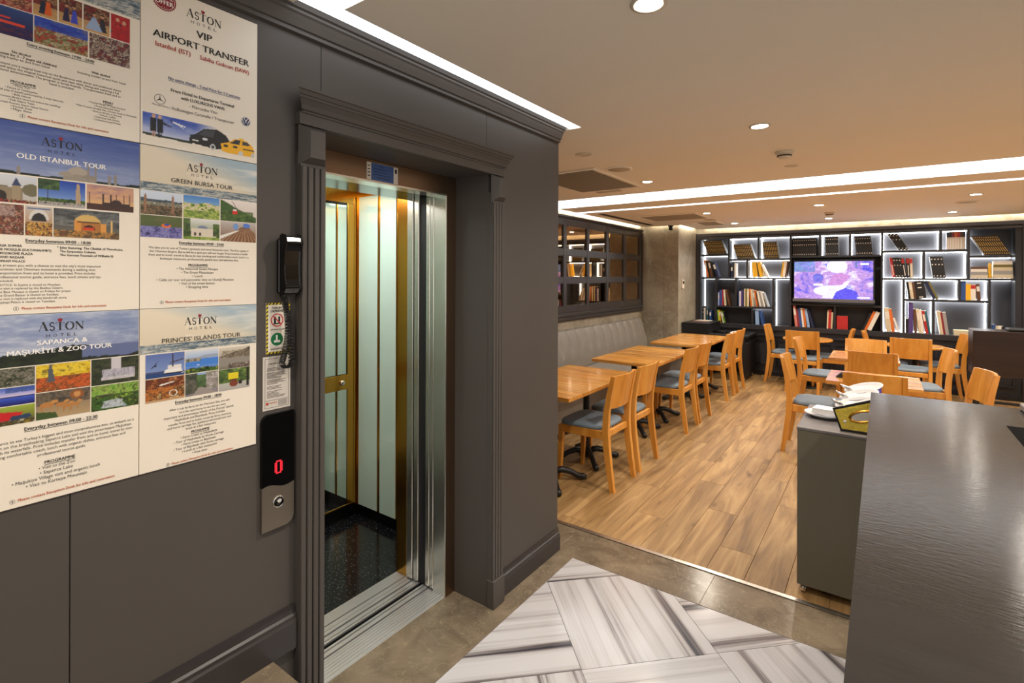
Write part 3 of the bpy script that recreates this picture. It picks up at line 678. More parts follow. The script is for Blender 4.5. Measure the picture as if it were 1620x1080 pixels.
# ---- screen
def sx_(x): return x * 9.12 / 8.5
def sz_(z): return 1.6 + (z - 1.6) * 9.12 / 8.5
def vnoise(x, y, seed, octaves=4, gain=.55):
    rng = np.random.RandomState(seed); out = np.zeros_like(x); amp, tot, f = 1.0, 0, 1
    for o in range(octaves):
        L = rng.rand(64, 64); xi, yi = x * f, y * f; x0 = np.floor(xi).astype(int); y0 = np.floor(yi).astype(int); fx, fy = xi - x0, yi - y0
        fx = fx * fx * (3 - 2 * fx); fy = fy * fy * (3 - 2 * fy); g = lambda a, b_: L[a % 64, b_ % 64]
        out += amp * ((g(x0, y0) * (1 - fx) + g(x0 + 1, y0) * fx) * (1 - fy) + (g(x0, y0 + 1) * (1 - fx) + g(x0 + 1, y0 + 1) * fx) * fy)
        tot += amp; amp *= gain; f *= 2
    return out / tot
class Pic:
    """small raster painted by code, for flat printed pictures"""
    def __init__(s, w, h, seed=1):
        s.w, s.h, s.seed = w, h, seed; xs = (np.arange(w) + .5) / w; ys = (np.arange(h) + .5) / h
        s.X, s.Y = np.meshgrid(xs, ys); s.c = np.ones((h, w, 3)) * 220.
    def mixin(s, mask, col): m = np.clip(mask, 0, 1)[..., None]; s.c = s.c * (1 - m) + np.array(col, float) * m; return s
    def grad(s, c0, c1, y0=0, y1=1):
        t = np.clip((s.Y - y0) / (y1 - y0), 0, 1)[..., None]; g = np.array(c0) * (1 - t) + np.array(c1) * t
        m = ((s.Y >= y0) & (s.Y <= y1))[..., None]; s.c = np.where(m, g, s.c); return s
    def rect(s, x0, x1, y0, y1, col): return s.mixin(((s.X >= x0) & (s.X <= x1) & (s.Y >= y0) & (s.Y <= y1)) * 1., col)
    def ell(s, cx, cy, rx, ry, col, half=False):
        m = ((s.X - cx) / rx) ** 2 + ((s.Y - cy) / ry) ** 2 <= 1
        if half: m &= s.Y >= cy
        return s.mixin(m * 1., col)
    def poly(s, pts, col):
        m = np.zeros_like(s.X, bool); n = len(pts)
        for i in range(n):
            (xa, ya), (xb, yb) = pts[i], pts[(i + 1) % n]
            if ya == yb: continue
            c = ((ya > s.Y) != (yb > s.Y)) & (s.X < (xb - xa) * (s.Y - ya) / (yb - ya) + xa); m ^= c
        return s.mixin(m * 1., col)
    def noise(s, x0, x1, y0, y1, cols, fx=8, fy=8, seed=0, alpha=1.0, soft=False):
        n = vnoise(s.X * fx, s.Y * fy, s.seed * 13 + seed, 5, .8); n = np.clip((n - .28) / .44, 0, .999); k = n * (len(cols) - 1); i = k.astype(int); fr = (k - i)[..., None]; ca = np.array(cols, float); cc = ca[i] * (1 - fr) + ca[np.minimum(i + 1, len(cols) - 1)] * fr
        m = ((s.X >= x0) & (s.X <= x1) & (s.Y >= y0) & (s.Y <= y1)) * alpha; m = m[..., None]; s.c = s.c * (1 - m) + cc * m; return s
    def trees(s, y, amp, cols, f=7, seed=3):
        top = y + amp * (vnoise(s.X * f, s.X * 0 + 1.3, s.seed * 7 + seed, 4) - .5) * 2; n = np.clip((vnoise(s.X * 18, s.Y * 14, s.seed + seed, 3) - .2) / .6, 0, .999)
        cc = np.array(cols, float)[(n * len(cols)).astype(int)]; m = (s.Y < top)[..., None]; s.c = np.where(m, cc, s.c); return s
    def minaret(s, x, y0, y1, w, col): return s.rect(x - w, x + w, y0, y1 - .12 * (y1 - y0), col).poly([(x - w, y1 - .13 * (y1 - y0)), (x + w, y1 - .13 * (y1 - y0)), (x, y1)], col)
    def mesh(s, name, mat, u0, u1, v0, v1, parent, off, plane='X'):
        """one quad per pixel pair, colours on the corners; plane X: u->Y v->Z, plane Y: u->X v->Z"""
        us = np.linspace(u0, u1, s.w); vs = np.linspace(v0, v1, s.h); U, V = np.meshgrid(us, vs)
        if plane == 'X': co = np.stack([np.full_like(U, off), U, V], -1)
        else: co = np.stack([U, np.full_like(U, off), V], -1)
        co = co.reshape(-1, 3); w, h = s.w, s.h
        idx = np.arange(w * h).reshape(h, w); f = np.stack([idx[:-1, :-1], idx[:-1, 1:], idx[1:, 1:], idx[1:, :-1]], -1).reshape(-1, 4)
        me = bpy.data.meshes.new(name); me.from_pydata(co.tolist(), [], f.tolist()); me.materials.append(mat)
        at = me.color_attributes.new('Col', 'FLOAT_COLOR', 'POINT'); c = np.clip(s.c, 0, 255) / 255
        c = np.where(c <= .04045, c / 12.92, ((c + .055) / 1.055) ** 2.4); rgba = np.concatenate([c.reshape(-1, 3), np.ones((w * h, 1))], 1)
        at.data.foreach_set('color', rgba.astype(np.float32).ravel()); me.update()
        return link(me, name, parent)
tv = empty('television', (0, 0, 0)); tag(tv, 'flat black television showing a blue and violet picture inside the bookcase', 'television')
tx0, tx1, tz0, tz1 = sx_(-1.041), sx_(-.097), sz_(1.285), sz_(1.817)
MB().box(tx0 - .02, tx1 + .02, 9.112, 9.16, tz0 - .075, tz1 + .022).build('casing', black_gloss, tv)
b = MB(); b.bbox(tx0 - .022, tx1 + .022, 9.10, 9.113, tz1, tz1 + .024, .003).bbox(tx0 - .022, tx0, 9.10, 9.113, tz0, tz1, .003).bbox(tx1, tx1 + .022, 9.10, 9.113, tz0, tz1, .003); b.build('bezel', black_gloss, tv)
MB().bbox(tx0 - .022, tx1 + .022, 9.098, 9.113, tz0 - .05, tz0, .003).build('speaker_bar', plain('tv_grey', (92, 88, 92), .35), tv)
MB().box(tx0 - .022, tx1 + .022, 9.10, 9.113, tz0 - .077, tz0 - .05).build('lower_edge', black_gloss, tv)
MB().box(-.75, -.45, 9.16, 9.4, 1.4, 1.7).build('wall_mount', black_metal, tv)
p = Pic(150, 86, 5)
wx = p.X * 3 + 1.6 * vnoise(p.X * 3, p.Y * 3, 91); wy = p.Y * 2.4 + 1.6 * vnoise(p.X * 3, p.Y * 3, 92); nn = vnoise(wx * 1.2, wy * 1.2, 93, 5, .6)
nn = np.clip((nn - .26) / .48, 0, .999); pal = np.array([(40, 34, 190), (70, 60, 220), (110, 90, 200), (150, 110, 200), (186, 140, 214), (160, 110, 180), (206, 170, 232), (236, 230, 255), (120, 120, 235), (196, 140, 190)], float)
kk = nn * (len(pal) - 1); ii = kk.astype(int); ff = (kk - ii)[..., None]; p.c = pal[ii] * (1 - ff) + pal[ii + 1] * ff
p.noise(.0, .28, .72, 1, [(70, 60, 150), (50, 130, 160), (60, 90, 190), (140, 130, 210)], 9, 6, 2, .75)
p.ell(.56, .86, .13, .17, (240, 240, 255)).ell(.48, .22, .22, .14, (236, 238, 255)).poly([(.36, .02), (.5, .02), (.66, .3), (.74, .52), (.6, .42), (.45, .26)], (235, 230, 255))
p.poly([(.44, .36), (.62, .38), (.74, .62), (.6, .7), (.5, .62)], (190, 120, 190)).poly([(.5, .0), (.84, 0), (.8, .22), (.66, .3), (.55, .2)], (52, 46, 214)).ell(.32, .56, .07, .12, (80, 84, 200)).rect(.26, .38, .35, .41, (238, 236, 252))
p.noise(0, 1, 0, 1, [(60, 50, 170), (230, 220, 255), (150, 110, 190)], 30, 24, 5, .25)
p.rect(.81, .96, .035, .065, (255, 255, 255)).rect(.845, .945, .9, .945, (250, 248, 255)).rect(.785, .8, .84, .98, (60, 120, 150))
p.mesh('screen', screen_m, tx0, tx1, tz0, tz1, tv, 9.109, 'Y')

# ---- books
BOOKC = dict(black=(20, 18, 20), gilt=(30, 22, 12), brown=(92, 58, 36), orange=(206, 104, 36), yellow=(226, 170, 30), white=(224, 216, 204), cream=(206, 190, 160), grey=(150, 146, 142), red=(176, 36, 34), crimson=(128, 30, 40),
             blue=(44, 76, 136), navy=(26, 34, 66), teal=(34, 92, 104), green=(104, 156, 44), lime=(150, 190, 60), purple=(78, 58, 122), pink=(196, 122, 112), olive=(110, 100, 40), lightblue=(140, 168, 206))
BM = {k: plain('cover_' + k, c, .45) for k, c in BOOKC.items()}
page_m = plain('book_pages', (214, 202, 176), .8); gilt_m = plain('gilt_lettering', (196, 160, 86), .35, .6); lab_w = plain('spine_label', (220, 212, 200), .5)
BMESH = {}
def book_mesh(col, t, h, d, band):
    key = (col, round(t, 4), round(h, 3), round(d, 3), band)
    if key in BMESH: return BMESH[key]
    b = MB(); c = .0022
    b.box(0, c, 0, d, 0, h).box(t - c, t, 0, d, 0, h).box(c, t - c, 0, c, 0, h).box(c, t - c, c, d - .004, .003, h - .003, 1)
    if band == 'gilt':
        for z, e in ((.05, .12), (.18, .42), (.47, .68), (.73, .84), (.88, .95)): b.box(t * .3, t * .68, -.0008, 0, h * z, h * e, 2)
    elif band == 'dots':
        for z in (.07, .6, .85): b.box(t * .3, t * .7, -.0008, 0, h * z, h * z + .014, 3)
    elif band == 'label': b.box(.003, t - .003, -.0008, 0, h * .55, h * .85, 3)
    elif band == 'redtop': b.box(.001, t - .001, -.0008, 0, h * .74, h * .98, 4); b.box(t * .35, t * .65, -.0008, 0, h * .12, h * .65, 3)
    elif band == 'whitebase': b.box(.001, t - .001, -.0008, 0, 0, h * .68, 3)
    o = b.build('book', [BM[col], page_m, gilt_m, lab_w, BM['red']]); me = o.data; bpy.data.objects.remove(o); BMESH[key] = me; return me
ORD = ['first', 'second', 'third', 'fourth', 'fifth', 'sixth', 'seventh', 'eighth', 'ninth', 'tenth', 'eleventh', 'twelfth', 'thirteenth', 'fourteenth', 'fifteenth', 'sixteenth']
def put_row(k, start, specs, lean, where, uniform=None):
    """specs: (colour, thickness, height, band[, lean]); start: first foot's distance from the niche left edge; lean in degrees, + = top to the right"""
    x0, x1, z0, z1 = nrect(k); x = x0 + start; prev = None
    for n, sp in enumerate(specs):
        col, t, h, band = sp[:4]; a = sp[4] if len(sp) > 4 else lean; ra = R(a); h = min(h, (z1 - z0 - .004 - t * abs(math.sin(ra))) / math.cos(ra)); d = min(.155, .75 * h + .03)
        me = book_mesh(col, t, h, d, band); step = t / math.cos(ra)
        if n == 0 and a < 0: x = max(x, x0 + h * math.sin(-ra) + .001)
        if prev and a <= 0:
            dt = math.tan(-ra) - math.tan(-R(prev[0]))
            if dt > 0: x += min(h, prev[1]) * dt
        prev = (a, h)
        o = bpy.data.objects.new('book', me); COL.objects.link(o)
        if a > 0: o.location = (x + step - t * math.cos(ra), BY + .03 + .004 * random.random(), z0 + .0005 + t * math.sin(ra))
        else: o.location = (x, BY + .03 + .004 * random.random(), z0 + .0005)
        o.rotation_euler.y = ra; x += step + .0006
        if uniform: lab = '%s, %s from the left in %s' % (uniform, ORD[n], where)
        else: lab = '%s book, %s from the left in %s' % ({'lightblue': 'light blue'}.get(col, col), ORD[n], where)
        tag(o, lab, 'book', 'books in ' + where)
    if x > x1 + .002 or (specs and a > 0 and x + h * math.sin(ra) > x1 + .01): print('ROW OVER', k, where, round(x - x1, 3))
g = lambda n, col, t, h, band: [(col, t, h, band)] * n
put_row(1, .10, g(12, 'gilt', .024, .25, 'gilt'), -20, 'the top left corner niche', 'dark gilt volume')
put_row(2, .115, g(11, 'gilt', .0235, .25, 'gilt'), -17, 'the second top niche', 'dark gilt volume')
put_row(3, .07, g(9, 'gilt', .0235, .27, 'gilt'), -8, 'the third top niche', 'dark gilt volume')
put_row(4, .09, [('orange', .03, .3, 'label'), ('black', .03, .29, ''), ('brown', .035, .29, 'label'), ('black', .028, .28, ''), ('navy', .04, .26, 'label', -18)], -12, 'the niche under the top left corner')
put_row(5, .01, [('navy', .03, .2, 'label'), ('black', .028, .25, ''), ('white', .022, .24, '')], 0, 'the small second-row niche with a white book')
put_row(6, .075, [('yellow', .07, .25, ''), ('brown', .012, .25, ''), ('yellow', .045, .25, '', -10), ('white', .02, .23, '', -24)], -6, 'the second-row niche with yellow books')
put_row(6, .48, [('yellow', .025, .26, ''), ('white', .035, .27, ''), ('brown', .02, .26, '')], 7, 'the right end of the yellow book niche')
put_row(7, .005, [('black', .03, .27, 'dots'), ('white', .028, .24, 'label'), ('black', .018, .24, ''), ('teal', .02, .24, 'label'), ('black', .025, .22, ''), ('blue', .03, .2, 'label')], 0, 'the tall bottom left niche')
put_row(8, .01, [('lightblue', .022, .22, 'label'), ('purple', .018, .26, ''), ('blue', .028, .27, ''), ('red', .016, .27, ''), ('cream', .03, .27, 'label', -4), ('brown', .028, .27, '', -12)], 0, 'the third-row niche with the light blue book')
put_row(9, .02, [('blue', .014, .26, ''), ('white', .024, .25, 'label'), ('purple', .026, .26, ''), ('navy', .022, .27, ''), ('cream', .02, .29, ''), ('olive', .024, .29, ''), ('cream', .03, .29, 'label'), ('orange', .02, .29, '', -5), ('cream', .024, .28, '', -6), ('grey', .024, .27, 'label', -8), ('orange', .018, .27, '', -9), ('brown', .02, .26, '', -10), ('white', .026, .26, '', -11), ('grey', .026, .26, '', -12), ('white', .024, .25, '', -13), ('grey', .02, .24, '', -18)], 0, 'the long third-row niche')
put_row(11, .01, [('lime', .02, .22, ''), ('yellow', .022, .21, 'label'), ('white', .016, .19, '', -14), ('green', .026, .2, 'label', -14), ('black', .02, .19, '', -14)], -4, 'the bottom niche with green books')
put_row(12, .03, [('lightblue', .055, .24, ''), ('blue', .03, .23, '', -12)], -2, 'the bottom niche with blue books')
put_row(13, .01, g(11, 'black', .029, .28, 'dots'), 0, 'the niche above the left of the screen', 'black volume')
put_row(14, .06, g(6, 'black', .028, .285, 'dots'), -2, 'the niche above the middle of the screen', 'black volume')
put_row(15, .07, g(7, 'black', .028, .28, 'dots'), -7, 'the niche above the right of the screen', 'black volume')
put_row(16, .05, [('pink', .035, .34, 'label'), ('crimson', .03, .28, ''), ('blue', .035, .3, ''), ('white', .025, .3, ''), ('orange', .025, .3, '', -7), ('lightblue', .035, .29, '', -9), ('navy', .03, .27, '', -14)], -6, 'the niche below the left of the screen')
put_row(16, .475, [('cream', .018, .28, ''), ('red', .035, .29, ''), ('cream', .022, .25, '')], 2, 'the middle of the niche below the screen')
put_row(17, .01, [('red', .14, .2, '')], 0, 'the niche below the right of the screen')
put_row(17, .315, [('black', .03, .27, ''), ('orange', .032, .3, ''), ('white', .05, .29, 'label')], 22, 'the far end of the niche below the screen')
put_row(18, .18, [('black', .034, .27, 'dots')] * 3, -30, 'the long top niche right of the screen', 'black volume')
put_row(19, .05, [('navy', .026, .24, 'whitebase'), ('black', .026, .24, 'whitebase'), ('crimson', .028, .24, 'whitebase'), ('orange', .028, .24, 'whitebase'), ('red', .026, .24, 'whitebase'), ('brown', .03, .24, 'whitebase'), ('navy', .026, .24, 'whitebase')], 0, 'the small top niche right of the long one')
put_row(20, .15, g(12, 'gilt', .0185, .29, 'gilt'), -28, 'the top right corner niche', 'dark gilt volume')
put_row(21, .11, [('red', .032, .29, 'redtop'), ('black', .032, .29, 'dots'), ('black', .032, .29, 'dots'), ('black', .032, .29, 'dots'), ('black', .034, .28, 'redtop'), ('black', .034, .28, 'redtop', -3), ('cream', .03, .28, 'redtop', -2)], -8, 'the second-row niche right of the screen')
put_row(22, .085, g(4, 'black', .034, .3, 'dots'), -7, 'the second-row niche with four black books', 'black volume')
put_row(24, .03, [('cream', .06, .34, 'label'), ('orange', .035, .33, ''), ('white', .02, .2, '', -16)], -7, 'the tall narrow niche right of the screen')
put_row(25, .04, [('black', .025, .24, ''), ('cream', .035, .24, 'label'), ('brown', .025, .24, ''), ('black', .11, .25, 'dots'), ('navy', .035, .27, '', -22), ('olive', .022, .27, '', -22)], -7, 'the third-row niche right of the tall one')
put_row(26, .005, [('blue', .045, .26, ''), ('yellow', .05, .22, ''), ('white', .05, .21, 'redtop'), ('brown', .035, .22, 'label', -5)], 0, 'the small third-row niche at the right')
put_row(27, .01, [('blue', .038, .17, ''), ('cream', .025, .15, ''), ('white', .03, .15, ''), ('black', .025, .15, '')], 0, 'the tall niche at the right end')
put_row(28, .01, [('black', .03, .2, ''), ('purple', .05, .43, ''), ('brown', .028, .34, '', -3), ('cream', .03, .34, 'label', -6), ('white', .03, .33, '', -6), ('red', .028, .32, 'label', -9), ('teal', .024, .32, '', -9.5)], 0, 'the bottom niche with the tall purple book')
put_row(29, .06, [('cream', .035, .32, ''), ('crimson', .022, .31, ''), ('grey', .035, .31, '')], -7, 'the wide bottom right niche')
def flat_stack(k, start, specs, where):
    x0, x1, z0, z1 = nrect(k); z = z0 + .0005
    for n, (col, w, t) in enumerate(specs):
        o = bpy.data.objects.new('book', book_mesh(col, t, w, .15, '')); COL.objects.link(o)
        o.rotation_euler.y = R(90); o.location = (x0 + start + .004 * random.random(), BY + .04, z + t); z += t + .0004
        tag(o, '%s book lying flat, %s from the bottom of %s' % (col, ORD[n], where), 'book', 'flat books in ' + where)
flat_stack(23, .01, [('cream', .17, .042), ('grey', .165, .045), ('white', .16, .035), ('brown', .16, .03)], 'the shorter flat pile')
flat_stack(23, .235, [('cream', .19, .05), ('grey', .19, .05), ('cream', .185, .045), ('olive', .18, .035), ('white', .18, .045)], 'the taller flat pile')
flat_stack(29, .2, [('cream', .33, .04), ('cream', .24, .03)], 'the low pile at bottom right')
x0, x1, z0, z1 = nrect(23)
tag(MB().lathe([(0, 0), (.022, 0), (.024, .02), (.016, .06), (.021, .1), (.014, .13), (.018, .17), (.012, .2), (0, .21)], 12).build('figurine', BM['yellow'], None, (x0 + .205, BY + .08, z0 + .0005)), 'small yellow figurine between two flat book piles', 'figurine')

# ------------------------------------------------------------------ black desk and dark sideboard
dk = empty('desk', (-2.085, 8.75, 0)); tag(dk, 'black desk with raised drawer box in the corner by the bookcase', 'desk')
MB().bbox(-.545, -.13, -.4, .34, .695, .838, .004).build('drawer_box', black_matt, dk)
MB().bbox(-.55, -.12, -.405, .345, .838, .85, .003).build('box_top', black_matt, dk)
MB().bbox(-.545, .44, -.4, .34, .66, .695, .004).build('desktop', black_matt, dk)
MB().bbox(-.53, .40, -.385, .32, .58, .66, .003).build('apron', black_matt, dk)
MB().bbox(-.53, -.12, -.38, .32, .05, .58, .003).build('drawer_body', black_matt, dk)
MB().bbox(.34, .42, -.39, .33, .06, .58, .004).build('leg_panel', black_matt, dk)
for x, y in ((.38, -.33), (.38, .27), (-.48, -.33), (-.2, -.33)):
    MB().tube([(x - .012, y, .026), (x + .012, y, .026)], .026, 12).box(x - .016, x + .016, y - .006, y + .006, .03, .062).build('castor', chrome, dk)
tag(MB().bbox(-.13, .1, -.1, .1, 0, .012, .002, M=Matrix.Rotation(R(12), 4, 'Z')).build('magazine', plain('magazine_cover', (120, 86, 80), .35), None, (-2.4, 8.62, .8505)), 'brown magazine lying on the raised box of the black desk', 'magazine')
tag(MB().bbox(-.12, .1, -.08, .08, 0, .008, .002, M=Matrix.Rotation(R(-8), 4, 'Z')).build('magazine', paper, None, (-2.42, 8.88, .8505)), 'white magazine lying on the raised box of the black desk', 'magazine')
b = MB(); rr = []
for j in range(7):
    rr.append([((i - 3.5) * .03 + .01 * math.sin(j * 2 + i), (j - 3) * .024 + .008 * math.cos(i * 1.7), .004 + .045 * max(0, 1 - ((i - 3.5) / 3.6) ** 2) * max(0, 1 - ((j - 3) / 3.2) ** 2) * (.6 + .4 * math.sin(i * 2.3 + j * 1.9) ** 2)) for i in range(8)])
b.grid(rr); b.add([(x, y, .0) for r_ in (rr[0], rr[-1]) for x, y, z in r_], [])
tag(b.build('cloth', napkin_m, None, (-1.86, 8.62, .6955)), 'crumpled white cloth on the black desk', 'cloth')
tag(MB().tube([(-.11, 0, .02), (-.04, .02, .026), (.04, 0, .022), (.11, .03, .02)], [.014, .02, .02, .012], 8).tube([(.1, .03, .02), (.15, .0, .02), (.16, -.05, .012)], .006, 6).build('gadget', black_gloss, None, (-2.08, 8.5, .6955)), 'black gadget with cable lying on the black desk', 'gadget')
sb = empty('sideboard', (1.3, 8.1, 0)); tag(sb, 'dark brown wooden sideboard on black legs at the far right', 'sideboard')
MB().bbox(-.448, .45, -.2, -.178, .47, .985, .003).build('back_board', dark_wood, sb)
MB().bbox(-.448, .45, -.178, .2, .95, .985, .003).build('top', dark_wood, sb)
MB().bbox(-.448, -.42, -.178, .2, .47, .95, .003).bbox(.42, .45, -.178, .2, .47, .95, .003).build('side_panel', dark_wood, sb)
MB().bbox(-.42, .42, -.178, .2, .47, .5, .003).build('shelf', dark_wood, sb)
for x in (-.41, .41):
    for y in (-.16, .16): MB().bbox(x - .02, x + .02, y - .02, y + .02, 0, .47, .003).build('leg', black_metal, sb)
MB().bbox(-.39, .39, -.17, -.15, .16, .19, .003).build('crossbar', black_metal, sb)
tag(MB().bbox(-.16, .2, -.1, .12, 0, .035, .012).build('bag', black_matt, None, (1.32, 8.08, .9855)), 'flat black bag lying on the dark sideboard', 'bag')

# ------------------------------------------------------------------ rolling cabinet, counter and things on them
cb = empty('cabinet', (-.12, 3.23, 0)); tag(cb, 'olive grey cabinet on castors beside the counter', 'cabinet')
MB().bbox(-.226, .25, -.28, .28, .045, .825, .002).build('body', olive_lacquer, cb)
MB().bbox(-.229, .253, -.283, .283, .825, .84, .002).build('top', plain('cabinet_top', (104, 98, 98), .4), cb)
for x in (-.2, .22):
    for y in (-.25, .25):
        b = MB(); b.tube([(x - .011, y, .0205), (x + .011, y, .0205)], .0205, 14); b.box(x - .014, x + .014, y - .012, y + .012, .034, .046); b.build('castor', chrome, cb)
ct = empty('counter', (.15, 1.2, 0)); tag(ct, 'dark grey reception counter with a satin worktop in the foreground', 'counter')
b = MB(); pts = [(-.187, -1.8), (.19, -1.8), (.19, 1.175), (1.6, 1.175), (1.6, 1.51), (-.187, 1.51)]
b.prism([(x, y, 1.052) for x, y in pts], (0, 0, .048)); b.build('worktop', counter_m, ct)
MB().bbox(-.17, .17, -1.8, 1.49, .08, 1.052, .003).build('front_panel', counter_side, ct); MB().box(.17, 1.6, 1.2, 1.49, .08, 1.052).build('end_panel', counter_side, ct)
MB().box(-.15, .17, -1.8, 1.46, 0, .08).build('toe_kick', black_matt, ct)
MB().bbox(.171, 1.5, -1.8, 1.19, .72, .75, .003).build('lower_desk', black_matt, ct)
tag(MB().bbox(.424, .62, 2.58, 2.7, 1.1005, 1.125, .004).build('flat_box', plain('box_grey', (128, 122, 118), .5), None), 'flat grey box on the far corner of the counter', 'box')
# napkin plate
pl = empty('plate', (-.245, 3.245, .8402)); tag(pl, 'white plate holding a stack of folded napkins on the cabinet', 'plate')
MB().lathe([(0, .0), (.055, 0), (.08, .008), (.1, .02), (.102, .023), (.098, .022), (.078, .012), (.055, .006), (0, .006)], 32).build('dish', porcelain, pl)
for k in range(5):
    tag(MB().bbox(-.055, .07, -.045, .045, 0, .0055, .001, M=Matrix.Rotation(R(-14 + k * 1.3), 4, 'Z')).build('napkin', napkin_m, None, (-.245, 3.245, .8605 + k * .0058)), 'folded white paper napkin, %s from the bottom on the plate' % ORD[k], 'napkin', 'napkins stacked on the plate')
# black and gold caddy with plates and cutlery
cd = empty('caddy', (-.05, 3.1, .8402)); tag(cd, 'black caddy with gold front and oval handle on the cabinet', 'caddy')
gold_foil = plain('gold_foil', (226, 200, 84), .25, .75, bump=.6, bscale=14)
fp = [(-.114, 0), (.13, 0), (.13, .155), (.05, .185), (-.148, .107)]
b = MB().prism([(x, -.105, z) for x, z in reversed(fp)], (0, .008, 0)); b.build('front_panel', black_gloss, cd)
fp2 = [(-.108, .012), (.125, .012), (.125, .145), (.05, .172), (-.138, .1)]
MB().prism([(x, -.107, z) for x, z in reversed(fp2)], (0, .002, 0)).build('gold_sheet', gold_foil, cd)
hd = MB(); n = 28; path = [(-.02 + .055 * math.cos(2 * math.pi * k / n), -.108, .085 + .026 * math.sin(2 * math.pi * k / n) + .25 * .055 * math.cos(2 * math.pi * k / n)) for k in range(n + 1)]
hd.tube(path, .006, 8); hd.build('handle_ring', gold, cd)
MB().prism([(x, -.1075, z) for x, y, z in reversed(path[:-1])], (0, -.001, 0)).build('handle_plate', steel, cd)
for x, z in ((-.095, .05), (.03, .14)): MB().lathe([(.007, 0), (.007, .004), (.004, .007), (0, .008)], 12, M=Matrix.Translation((x, -.107, z)) @ Matrix.Rotation(R(90), 4, 'X')).build('rivet', porcelain, cd)
MB().box(-.11, .13, -.097, .25, 0, .006).box(.124, .13, -.097, .25, .006, .12).build('tray', black_gloss, cd)
MB().prism([(.0, .24, .0), (.05, .24, .0), (.05, .24, .19), (.035, .24, .2), (.0, .24, .1)], (0, .006, 0)).build('purple_back', purple_card, cd)
for k, (x, y, z) in enumerate(((-.115, 3.1, .955), (-.1, 3.17, .983), (-.083, 3.24, 1.008))):
    M = Matrix.Translation((x + .01, y, z)) @ Matrix.Rotation(R(-17), 4, 'Y') @ Matrix.Rotation(R(22), 4, 'X')
    o = MB().lathe([(0, 0), (.6, 0), (.82, .07), (1.0, .14), (1.0, .17), (.95, .16), (.8, .1), (.6, .045), (0, .045)], 36, M=Matrix.Diagonal((.088, .046, .1, 1))).build('oval_dish', porcelain); o.matrix_world = M
    tag(o, ('lowest', 'middle', 'highest')[k] + ' white oval dish leaning in the gold-fronted caddy', 'dish', 'oval dishes in the caddy')
    for q in range(4):
        p0 = Vector((x - .035 + q * .006, y - .012 + q * .004, z - .028)); p1 = p0 + Vector((-.058 + q * .004, -.006, .05 - q * .004))
        b = MB(); b.tube([p0, p0.lerp(p1, .5), p0.lerp(p1, .82), p1], [.003, .0026, .005, .0045], 6)
        tag(b.build('cutlery', chrome), '%s steel cutlery handle from the left beside the %s oval dish' % (ORD[q], ('lowest', 'middle', 'highest')[k]), 'cutlery', 'cutlery beside the %s dish' % ('lowest', 'middle', 'highest')[k])
tag(MB().prism([(-.3 + .04, 0, 0), (-.3 + .12, 0, 0), (-.3 + .08, 0, .04)], (0, .1, 0)).build('table_card', black_matt, None, (-.06, 5.16, .7405)), 'folded dark card standing on the table beyond the counter', 'card')

# ------------------------------------------------------------------ lettering helper (batched text to mesh)
TEXTQ = []
def text(s, u0, u1, v, mat, parent, off, plane='X', bold=0.0, hfac=1.12, height=None):
    """one line fitted between u0 and u1 with its baseline at v (metres, parent's frame)"""
    c = bpy.data.curves.new('lettering', 'FONT'); c.body = s; c.size = 1.0; c.resolution_u = 2; c.fill_mode = 'BOTH'
    o = bpy.data.objects.new('lettering', c); COL.objects.link(o); TEXTQ.append((o, u0, u1, v, mat, parent, off, plane, hfac, height, bold))
def flush_text():
    bpy.context.view_layer.update(); dg = bpy.context.evaluated_depsgraph_get(); acc = {}
    for o, u0, u1, v, mat, parent, off, plane, hfac, height, bold in TEXTQ:
        me = bpy.data.meshes.new_from_object(o.evaluated_get(dg)); n = len(me.vertices)
        co = np.empty(n * 3); me.vertices.foreach_get('co', co); co = co.reshape(-1, 3)
        if n:
            a, b_ = co[:, 0].min(), co[:, 0].max(); k = (u1 - u0) / max(1e-6, b_ - a); kv = k * hfac if height is None else height / .72
            U = u0 + (co[:, 0] - a) * k; V = v + co[:, 1] * kv; O = np.full(n, off)
            q = acc.setdefault((parent.name, mat.name), [[], [], parent, mat])
            for sh in ((-1, 1) if bold > .01 else (0,)):
                U2 = U + sh * bold * k * .8; O2_ = O + (.0002 if sh > 0 else 0); P3 = np.stack([O2_, U2, V], 1) if plane == 'X' else np.stack([U2, O2_, V], 1)
                base_i = len(q[0]); q[0] += P3.tolist(); q[1] += [tuple(i + base_i for i in p.vertices) for p in me.polygons]
        bpy.data.meshes.remove(me)
    for o, *_ in TEXTQ:
        c = o.data; bpy.data.objects.remove(o); bpy.data.curves.remove(c)
    TEXTQ.clear()
    for vs, fs, parent, mat in acc.values():
        m2 = bpy.data.meshes.new('lettering'); m2.from_pydata(vs, [], fs); m2.materials.append(mat); m2.update(); link(m2, 'lettering', parent)['kind'] = 'stuff'
def stroke(b, pts, w0, w1, off, mi=0):
    """flat ribbon on plane X, width from w0 to w1"""
    P2 = [Vector((p[0], p[1])) for p in pts]; n = len(P2); L, Rr = [], []
    for i, p in enumerate(P2):
        t = (P2[min(i + 1, n - 1)] - P2[max(i - 1, 0)]).normalized(); nn = Vector((-t.y, t.x))
        w = (w0 + (w1 - w0) * i / (n - 1)) / 2 if not callable(w0) else w0(i / (n - 1)) / 2
        L.append(p + nn * w); Rr.append(p - nn * w)
    vs = [(off, q.x, q.y) for q in L] + [(off, q.x, q.y) for q in Rr]
    b.add(vs, [(i, n + i, n + i + 1, i + 1) for i in range(n - 1)])
